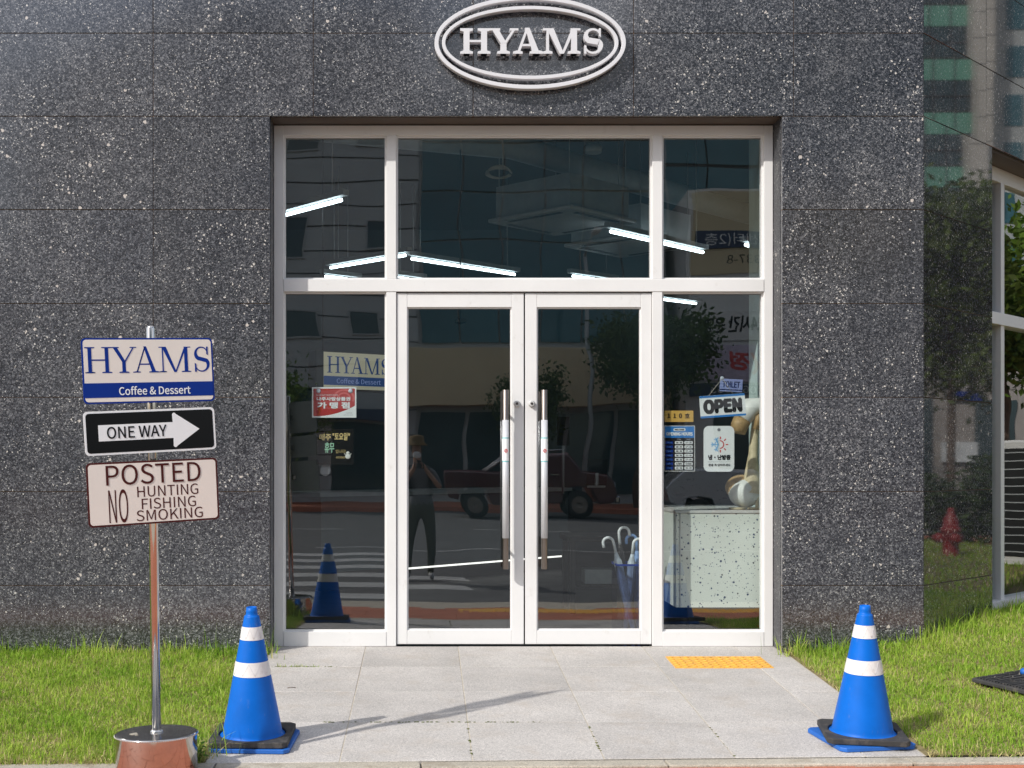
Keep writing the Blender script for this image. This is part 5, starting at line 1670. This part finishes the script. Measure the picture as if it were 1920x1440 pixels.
def tree(label, loc, h, crown_r, crown_z, n, leaf, tone=(0.06, 0.105, 0.02), trunk=0.16, lean=(0, 0), group='street trees', squash=0.85):
    t = thing('street_tree', label, 'tree', loc, (0, 0, 0), group)
    r = np.random.default_rng(int(abs(loc[0]*131+loc[1]*17))+5)
    mb = MB()
    top = Vector((lean[0], lean[1], crown_z))
    mb.tube([(0,0,-0.05), (lean[0]*0.3, lean[1]*0.3, crown_z*0.4), top, top+Vector((0.1,0,crown_r*0.5))], [trunk, trunk*0.8, trunk*0.55, trunk*0.15], 10)
    tips = []
    for k in range(9):
        an = 2*PI*k/9 + r.uniform(0, 0.5)
        st_ = top*(r.uniform(0.62, 0.98))
        e = top + Vector((math.cos(an)*crown_r*r.uniform(0.5,0.85), math.sin(an)*crown_r*r.uniform(0.5,0.85), crown_r*squash*r.uniform(-0.35,0.75)))
        mb.tube([st_, (st_+e)/2+Vector((0,0,0.15)), e], [trunk*0.35, trunk*0.22, trunk*0.06], 7)
        tips.append(e); tips.append((st_+e)/2)
    mb.build('trunk', 'bark', t)
    ncl = 46
    cen = []
    for k in range(ncl):
        if k < len(tips):
            c = np.array(tips[k])
        else:
            d = r.normal(0, 1, 3); d /= np.linalg.norm(d)
            c = np.array(top) + d*crown_r*np.array([1, 1, squash])*r.uniform(0.25, 1.0)
        cen.append(c)
    cen = np.array(cen)
    k = r.integers(0, ncl, n)
    p = cen[k] + r.normal(0, crown_r*0.17, (n, 3))
    u = r.normal(0, 1, (n, 3)); u /= np.linalg.norm(u, axis=1)[:,None]
    w = np.cross(u, r.normal(0, 1, (n, 3))); w /= np.linalg.norm(w, axis=1)[:,None]
    sz = leaf*r.uniform(0.6, 1.3, n)[:,None]
    P = np.stack([p-u*sz, p+w*sz*0.5, p+u*sz, p-w*sz*0.5], 1)
    me = bpy.data.meshes.new('crown')
    me.vertices.add(4*n); me.vertices.foreach_set('co', P.ravel())
    me.loops.add(4*n); me.loops.foreach_set('vertex_index', np.arange(4*n, dtype=np.int32))
    me.polygons.add(n); me.polygons.foreach_set('loop_start', (np.arange(n)*4).astype(np.int32))
    me.update(calc_edges=True)
    c = np.array(tone)*(r.uniform(0.6, 1.5, n)[:,None])*np.array([1, 1, 1]) + r.uniform(0, 0.03, n)[:,None]*np.array([1, 0.8, 0.1])
    cc = np.repeat(np.concatenate([c, np.ones((n,1))], 1)[:,None,:], 4, 1)
    at_ = me.color_attributes.new('tint', 'FLOAT_COLOR', 'POINT')
    at_.data.foreach_set('color', cc.reshape(-1).astype(np.float32))
    place('crown', me, 'leaf', t)
    return t
tree('big street tree before the clinic across the road', (6.9, -32.6, -0.2), 8, 1.9, 4.7, 8000, 0.10, trunk=0.24, lean=(0.3, 0))
tree('street tree beside the lamp post across the road', (3.4, -32.8, -0.2), 6, 1.2, 3.2, 4000, 0.08)
tree('light green tree far left across the road', (-5.2, -33.2, -0.2), 6, 1.9, 3.1, 6000, 0.09, tone=(0.10, 0.17, 0.02))
lp = thing('street_lamp', 'grey street lamp across the road', 'lamp', (5.15, -32.2, -0.22))
MB().tube([(0,0,0), (0,0,8.0)], [0.09, 0.055], 14).build('pole', 'grey_metal', lp)
MB().tube([(0,0,7.9), (0,1.0,8.35), (0,1.8,8.4)], 0.035, 8).build('arm', 'grey_metal', lp)
MB().box(-0.12, 0.12, 1.7, 2.4, 8.33, 8.45).build('lamp_head', 'pale_metal', lp, bevel=0.03)
bo = thing('bollard', 'orange bollard at the far kerb', 'bollard', (-0.75, -31.5, -0.22))
MB().lathe([(0.07, 0), (0.05, 0.05), (0.05, 0.75), (0.03, 0.8)], 16).build('body', 'brick_red', bo)
MB().lathe([(0.052, 0.45), (0.052, 0.55)], 16).build('band', 'band_white', bo)

def vehicle(name, label, cat, loc, prof, glassp, width, paint, wheels, wr=0.36, rail=None):
    """side profile (x, z) extruded across, rounded, with separate glass, wheels, lights"""
    t = thing(name, label, cat, loc)
    n = len(prof)
    ys = [(-width/2, 0.93), (-width/2+0.12, 1.0), (0, 1.0), (width/2-0.12, 1.0), (width/2, 0.93)]
    zc = 0.75
    mb = MB(); vs = []
    for y, s in ys:
        for x, z in prof:
            zz = zc + (z-zc)*(s if z > zc else 1.0)
            vs.append((x, y, zz))
    fs = []
    for i in range(len(ys)-1):
        for k in range(n):
            j = (k+1) % n
            fs.append((i*n+k, i*n+j, (i+1)*n+j, (i+1)*n+k))
    fs.append(list(range(n))[::-1]); fs.append([4*n+k for k in range(n)])
    mb.add(vs, fs)
    mb.build('body', paint, t, bevel=0.03, seg=2)
    for g in glassp:
        for s in (1, -1):
            q = [(x, z) for x, z in g]
            MB().prism(q, -0.006, 0.006).build('side_window', 'car_glass', t, (0, s*(width/2*0.985), 0), (s*R(5) , 0, 0))
    for x in wheels:
        for s in (1, -1):
            w = MB().lathe([(wr*0.6, -0.1), (wr*0.95, -0.11), (wr, -0.07), (wr, 0.07), (wr*0.95, 0.11), (wr*0.6, 0.1)], 28).build('wheel', 'tyre', t, (x, s*(width/2-0.06), wr), (R(90), 0, 0))
            MB().lathe([(wr*0.6, -0.105), (wr*0.3, -0.09), (wr*0.12, -0.115), (wr*0.12, 0.115), (wr*0.3, 0.09), (wr*0.6, 0.105)], 20).build('rim', 'steel_dark', w)
    return t
tp = [(-2.30, 0.55), (-2.35, 0.95), (-2.32, 1.34), (-0.35, 1.34), (-0.25, 1.75), (1.0, 1.77), (1.45, 1.30), (2.15, 1.22), (2.32, 1.05), (2.36, 0.62), (2.2, 0.45), (1.85, 0.42), (1.70, 0.82), (1.3, 0.88), (0.95, 0.82), (0.82, 0.42), (-1.05, 0.42), (-1.2, 0.82), (-1.55, 0.88), (-1.9, 0.82), (-2.02, 0.5)]
tk = vehicle('pickup_truck', 'dark red pickup truck with chrome roll bar parked across the road', 'pickup truck', (2.9, -27.2, RZ+0.005), tp,
             [[(-0.15, 1.36), (-0.1, 1.66), (0.42, 1.68), (0.42, 1.36)], [(0.5, 1.36), (0.5, 1.68), (0.95, 1.66), (1.28, 1.36)]], 1.75, 'truck_red', (1.32, -1.55), 0.38)
MB().tube([(-1.25, 0.75, 1.34), (-0.6, 0.75, 1.80), (-0.42, 0.75, 1.34)], 0.035, 8).tube([(-0.6, 0.75, 1.80), (-0.6, -0.75, 1.80)], 0.035, 8).tube([(-1.25, -0.75, 1.34), (-0.6, -0.75, 1.80), (-0.42, -0.75, 1.34)], 0.035, 8).build('roll_bar', 'steel', tk)
MB().tube([(-0.1, 0.6, 1.84), (0.9, 0.6, 1.86)], 0.02, 8).tube([(-0.1, -0.6, 1.84), (0.9, -0.6, 1.86)], 0.02, 8).build('roof_rail', 'steel', tk)
MB().box(2.28, 2.42, -0.85, 0.85, 0.45, 0.62).build('bumper', 'steel', tk, bevel=0.03)
for s in (1, -1):
    MB().box(2.22, 2.36, s*0.62-0.16, s*0.62+0.16, 0.86, 1.02).build('headlight', 'umbrella_clear', tk, bevel=0.02)
    MB().box(0.55, 0.75, s*0.9-0.02, s*0.9+0.02, 1.20, 1.24).build('door_handle', 'steel', tk)
cpz = [(-2.05, 0.5), (-2.1, 0.85), (-1.95, 1.02), (-1.55, 1.42), (0.2, 1.47), (0.95, 1.02), (1.85, 0.88), (2.08, 0.65), (2.05, 0.35), (1.72, 0.32), (1.6, 0.62), (1.3, 0.68), (1.0, 0.62), (0.9, 0.32), (-0.9, 0.32), (-1.0, 0.62), (-1.3, 0.68), (-1.6, 0.62), (-1.72, 0.32)]
cr = vehicle('parked_car', 'silver hatchback parked next to the red pickup across the road', 'car', (8.6, -27.0, RZ+0.005), cpz,
             [[(-1.5, 1.04), (-1.3, 1.36), (-0.55, 1.38), (-0.55, 1.04)], [(-0.47, 1.04), (-0.47, 1.38), (0.15, 1.39), (0.75, 1.04)]], 1.72, 'car_silver', (1.3, -1.3), 0.31)
for s in (1, -1):
    MB().box(1.9, 2.08, s*0.6-0.16, s*0.6+0.16, 0.7, 0.82).build('headlight', 'umbrella_clear', cr, bevel=0.02)

# ----------------------------------------------------------------------------- right of the building, mirrored in the side wall
def side_at(px, py, D):
    return Vector((-4.77+D, -3.23+(px-797)/2400*D, 1.14+(870-py)/2400*D))
tag(MB().slab([(9.6, -2.3), (15, -2.3), (15, 12), (9.6, 12)], -0.5, 0.02).build('side_pavement', 'brick_red'), kind='structure')
tag(MB().slab([(15, -4.2), (70, -4.2), (70, 60), (15, 60)], -0.6, -0.1).build('side_road', 'asphalt'), kind='structure')
hp = side_at(1782, 1066, 13.9)
hy = thing('fire_hydrant', 'red fire hydrant on the pavement to the right of the cafe', 'hydrant', (hp.x, hp.y, 0.0))
MB().lathe([(0.13, -0.02), (0.13, 0.03), (0.085, 0.04), (0.082, 0.38), (0.105, 0.40), (0.105, 0.44), (0.085, 0.45), (0.075, 0.54), (0.04, 0.60), (0.03, 0.66)], 28).build('barrel', 'hydrant_red', hy)
for q in (0, 120, 240):
    MB().lathe([(0.055, 0.06), (0.055, 0.15), (0.035, 0.16), (0.03, 0.19)], 18).build('outlet', 'hydrant_red', hy, (0, 0, 0.33), (R(90), 0, R(q-90)))
def shrub_row(label, p0, p1, h, n, tone=(0.04, 0.07, 0.015)):
    t = thing('hedge', label, 'hedge', (p0[0], p0[1], 0.0))
    r = np.random.default_rng(3)
    d = np.array(p1)-np.array(p0)
    u = r.random(n)
    wob = 0.75 + 0.25*np.sin(u*23)*np.sin(u*9+1)
    p = np.zeros((n, 3))
    p[:,0] = d[0]*u + r.normal(0, 0.28, n); p[:,1] = d[1]*u + r.normal(0, 0.1, n); p[:,2] = h*wob*r.random(n)**0.7
    a_ = r.normal(0, 1, (n, 3)); a_ /= np.linalg.norm(a_, axis=1)[:,None]
    w = np.cross(a_, r.normal(0, 1, (n, 3))); w /= np.linalg.norm(w, axis=1)[:,None]
    sz = 0.05*r.uniform(0.6, 1.3, n)[:,None]
    P = np.stack([p-a_*sz, p+w*sz*0.5, p+a_*sz, p-w*sz*0.5], 1)
    me = bpy.data.meshes.new('foliage')
    me.vertices.add(4*n); me.vertices.foreach_set('co', P.ravel())
    me.loops.add(4*n); me.loops.foreach_set('vertex_index', np.arange(4*n, dtype=np.int32))
    me.polygons.add(n); me.polygons.foreach_set('loop_start', (np.arange(n)*4).astype(np.int32))
    me.update(calc_edges=True)
    c = np.array(tone)*r.uniform(0.6, 1.6, n)[:,None]
    cc = np.repeat(np.concatenate([c, np.ones((n,1))], 1)[:,None,:], 4, 1)
    me.color_attributes.new('tint', 'FLOAT_COLOR', 'POINT').data.foreach_set('color', cc.reshape(-1).astype(np.float32))
    place('foliage', me, 'leaf', t)
    MB().tube([(0, 0, 0), (0, 0, 0.4)], 0.03, 6).tube([(d[0]*0.5, d[1]*0.5, 0), (d[0]*0.5, d[1]*0.5, 0.5)], 0.03, 6).build('stem', 'bark', t)
hp0, hp1 = side_at(1600, 1000, 17.0), side_at(2150, 1000, 17.0)
shrub_row('dark clipped hedge along the pavement right of the cafe', (hp0.x, hp0.y), (hp1.x, hp1.y), 1.3, 9000)
for q, (px, dd, lb, nn) in enumerate(((1785, 19.0, 'leafy tree behind the hydrant, right of the cafe', 15000), (1935, 20.0, 'bright green tree nearest the side window', 13000), (2120, 21.0, 'leafy tree farther along the side street', 8000), (1600, 22.0, 'leafy tree at the street corner right of the cafe', 7000))):
    c = side_at(px, 900, dd)
    tree(lb, (c.x, c.y, 0.0), 6, 1.35 if q < 2 else 1.6, 3.7, nn, 0.07, tone=(0.085, 0.13, 0.022) if q != 1 else (0.13, 0.22, 0.03), trunk=0.08, lean=(0.15, 0.1), group='trees along the side street', squash=1.15)
# shop wall behind the hedge, facing the cafe (local -y faces -x)
s0 = side_at(1400, 900, 27.0); s1 = side_at(2400, 900, 27.0)
SB = thing('side_shop', 'low shop with grey brown wall and an orange sign behind the hedge', 'building', (s0.x, s0.y, -0.1), (0, 0, R(-90)))
sl = s0.y - s1.y
# local x runs toward -Y, so the far end is negative
MB().box(sl, 0, 0, 6, 0, 4.2).build('wall', 'clad_shop', SB)
for k in range(5):
    x0 = sl + 1.0 + 2.1*k
    MB().box(x0, x0+1.2, -0.04, 0, 0.3, 2.6).build('shop_window', 'window_dark', SB)
def sgn(px, py, w, h, mat, nm):
    p = side_at(px, py, 27.0)
    MB().box(s0.y-p.y-w/2, s0.y-p.y+w/2, -0.10, -0.05, p.z+0.1-h/2, p.z+0.1+h/2).build(nm, mat, SB)
sgn(1828, 690, 0.36, 0.11, 'yellow_plate', 'orange_sign')
sgn(1815, 742, 0.62, 0.2, 'blue_print', 'blue_sign')
sgn(1800, 850, 0.75, 0.42, 'sticker_white', 'white_panel')
# office with green spandrels and a pale tower, far off
def far_block(nm, label, pxa, pxb, D, top, mats, kind):
    a_, b_ = side_at(pxa, 870, D), side_at(pxb, 870, D)
    t = thing(nm, label, 'building', (a_.x, a_.y, -0.1), (0, 0, R(-90)))
    W = a_.y - b_.y
    MB().box(W, 0, 0, 14, 0, top).build('wall', mats[0], t)
    return t, W
gt, W = far_block('green_office', 'distant office with dark windows and green spandrel bands', 1500, 1824, 84, 36, ('window_dark',), 0)
zz = 2.0
while zz < 35:
    MB().box(W, 0, -0.06, 0, zz, zz+1.35).build('spandrel', 'spandrel_green', gt)
    MB().box(W, 0, -0.08, 0, zz+1.38, zz+1.5).box(W, 0, -0.08, 0, zz+2.4, zz+2.48).build('rail', 'seam', gt)
    zz += 3.5
for k in range(8):
    MB().box(W*k/8+0.02, W*k/8+0.12, -0.1, 0, 0, 36).build('mullion', 'seam', gt)
tt_, W = far_block('stone_tower', 'distant pale stone tower beside the green office', 1825, 1862, 83, 40, ('clad_tower',), 0)
for k in range(22):
    MB().box(W, 0, -0.012, 0, 1.7*k, 1.7*k+0.04).build('course_joint', 'seam', tt_)
gy, W = far_block('grey_block', 'distant grey apartment block with window columns', 1863, 2150, 86, 42, ('clad_grey',), 0)
for i in range(4):
    for j in range(12):
        x0 = W + 0.8 + 2.5*i
        MB().box(x0, x0+1.3, -0.06, 0, 1.5+3.2*j, 3.6+3.2*j).build('window', 'window_teal', gy)
# outdoor unit by the side window
au = side_at(1992, 1062, 12.6)
ou = thing('outdoor_unit', 'white air conditioner outdoor unit standing on the lawn beside the cafe', 'outdoor unit', (au.x, au.y, 0.02), (0, 0, R(-66)))
MB().box(-0.5, 0.5, -0.18, 0.18, 0.1, 1.35).build('casing', 'clad_white', ou, bevel=0.02)
MB().box(-0.42, 0.42, -0.186, -0.179, 0.2, 1.27).build('dark_grille', 'black_metal', ou)
for k in range(13):
    MB().box(-0.42, 0.42, -0.192, -0.186, 0.24+0.082*k, 0.252+0.082*k).build('grille_slat', 'grey_metal', ou)
MB().box(-0.45, -0.35, -0.16, 0.16, 0, 0.1).box(0.35, 0.45, -0.16, 0.16, 0, 0.1).build('foot', 'black_metal', ou)

# ----------------------------------------------------------------------------- photographer on the crossing (mirrored in the left door)
def skin(points, edges, root, name, mats, parent, sub=2, classify=None, loc=(0,0,0)):
    me = bpy.data.meshes.new(name)
    keys = list(points)
    me.from_pydata([points[k][0] for k in keys], [(keys.index(a), keys.index(b)) for a, b in edges], [])
    ob = bpy.data.objects.new(name, me); col.objects.link(ob)
    ob.modifiers.new('skin', 'SKIN')
    if not me.skin_vertices:
        pass
    for i, k in enumerate(keys):
        r_ = points[k][1]
        sv = me.skin_vertices[0].data[i]
        sv.radius = r_ if isinstance(r_, tuple) else (r_, r_)
        sv.use_root = (k == root)
    s = ob.modifiers.new('sub', 'SUBSURF'); s.levels = sub; s.render_levels = sub
    bpy.context.view_layer.update()
    dg = bpy.context.evaluated_depsgraph_get()
    out = bpy.data.meshes.new_from_object(ob.evaluated_get(dg))
    bpy.data.objects.remove(ob)
    out.materials.clear()
    for m in mats:
        out.materials.append(MATS[m])
    for p in out.polygons:
        p.use_smooth = True
        if classify:
            p.material_index = classify(p.center)
    out.name = name
    o = bpy.data.objects.new(name, out); col.objects.link(o); o.parent = parent; o.location = loc
    return o
ph = thing('person', 'person in a brown bucket hat and face mask photographing the entrance from the crossing', 'person', (-0.08, -8.47, RZ+0.004))
B = {'pelvis': ((0,0,0.93),(0.145,0.105)), 'belly': ((0,0.0,1.10),(0.14,0.10)), 'chest': ((0,-0.01,1.30),(0.165,0.105)), 'neckb': ((0,0.0,1.46),(0.075,0.07)),
     'neck': ((0,0.03,1.54),(0.055,0.055)), 'jaw': ((0,0.06,1.61),(0.062,0.075)), 'head': ((0,0.055,1.70),(0.078,0.092)), 'crown': ((0,0.045,1.78),(0.06,0.07))}
E = [('pelvis','belly'),('belly','chest'),('chest','neckb'),('neckb','neck'),('neck','jaw'),('jaw','head'),('head','crown')]
for sd, nm in ((-1,'l'),(1,'r')):
    B['sh'+nm] = ((0.185*sd,-0.01,1.41),0.062); B['el'+nm] = ((0.27*sd,0.08,1.18),0.045); B['wr'+nm] = ((0.085*sd+0.02,0.245,1.42),0.030); B['pa'+nm] = ((0.062*sd+0.02,0.275,1.47),(0.038,0.022))
    B['hip'+nm] = ((0.095*sd,0,0.86),0.088); B['kn'+nm] = ((0.13*sd,0.02 if sd>0 else -0.02,0.47),0.060); B['an'+nm] = ((0.15*sd,-0.01,0.09),0.042); B['to'+nm] = ((0.17*sd,0.15,0.045),(0.045,0.032))
    E += [('chest','sh'+nm),('sh'+nm,'el'+nm),('el'+nm,'wr'+nm),('wr'+nm,'pa'+nm),('pelvis','hip'+nm),('hip'+nm,'kn'+nm),('kn'+nm,'an'+nm),('an'+nm,'to'+nm)]
    for f in range(4):                 # four fingers round the camera body, thumb on its side
        fx = 0.055*sd+0.02
        B[f'f{f}a'+nm] = ((fx+0.004*sd, 0.300, 1.452+0.018*f), 0.010); B[f'f{f}b'+nm] = ((fx-0.020*sd, 0.325+0.004*(f==1), 1.455+0.018*f), 0.009); B[f'f{f}c'+nm] = ((fx-0.042*sd, 0.322, 1.455+0.018*f), 0.008)
        E += [('pa'+nm, f'f{f}a'+nm),(f'f{f}a'+nm, f'f{f}b'+nm),(f'f{f}b'+nm, f'f{f}c'+nm)]
    B['tha'+nm] = ((0.045*sd+0.02,0.255,1.50),0.011); B['thb'+nm] = ((0.022*sd+0.02,0.262,1.53),0.009)
    E += [('pa'+nm,'tha'+nm),('tha'+nm,'thb'+nm)]
def cls(c):
    if c.z > 1.505 or (c.y > 0.06 and abs(c.x) > 0.02 and c.z > 1.15 and c.y > 0.10): return 0
    if c.z < 0.075 or (c.z < 0.10 and c.y > 0.05): return 3
    if c.z < 0.97: return 2
    return 1
skin(B, E, 'pelvis', 'body', ('skin', 'shirt', 'trousers', 'shoe'), ph, classify=cls)
MB().lathe([(0.155, 1.735), (0.150, 1.745), (0.108, 1.775), (0.100, 1.83), (0.085, 1.865), (0.03, 1.875)], 28, 0, 0.05).build('bucket_hat', 'hat', ph)
MB().ball((0, 0.125, 1.615), 0.058, 0.032, 0.048, 16, 10).build('face_mask', 'mask', ph)
MB().ball((0, 0.025, 1.70), 0.086, 0.088, 0.085, 16, 10).build('hair', 'hair', ph)
MB().tube([(-0.13, 0.02, 1.47), (-0.14, 0.10, 1.30), (-0.13, 0.08, 1.08)], 0.022, 8).tube([(0.13, 0.02, 1.47), (0.14, 0.10, 1.30), (0.13, 0.08, 1.08)], 0.022, 8).build('backpack_strap', 'vest', ph)
MB().box(-0.15, 0.15, -0.27, -0.12, 1.05, 1.48).build('backpack', 'vest', ph, bevel=0.04, seg=3)
kc = thing('photo_camera', 'black camera held in the hands of the person on the crossing', 'camera', (-0.06, -8.18, RZ+1.482))
MB().box(-0.065, 0.065, -0.03, 0.03, -0.045, 0.045).box(-0.03, 0.03, -0.028, 0.028, 0.045, 0.065).build('camera_body', 'black_metal', kc, bevel=0.008, seg=2)
MB().lathe([(0.034, 0.03), (0.034, 0.09), (0.031, 0.10)], 24).build('lens', 'black_metal', kc, (0, 0, 0), (R(-90), 0, 0))
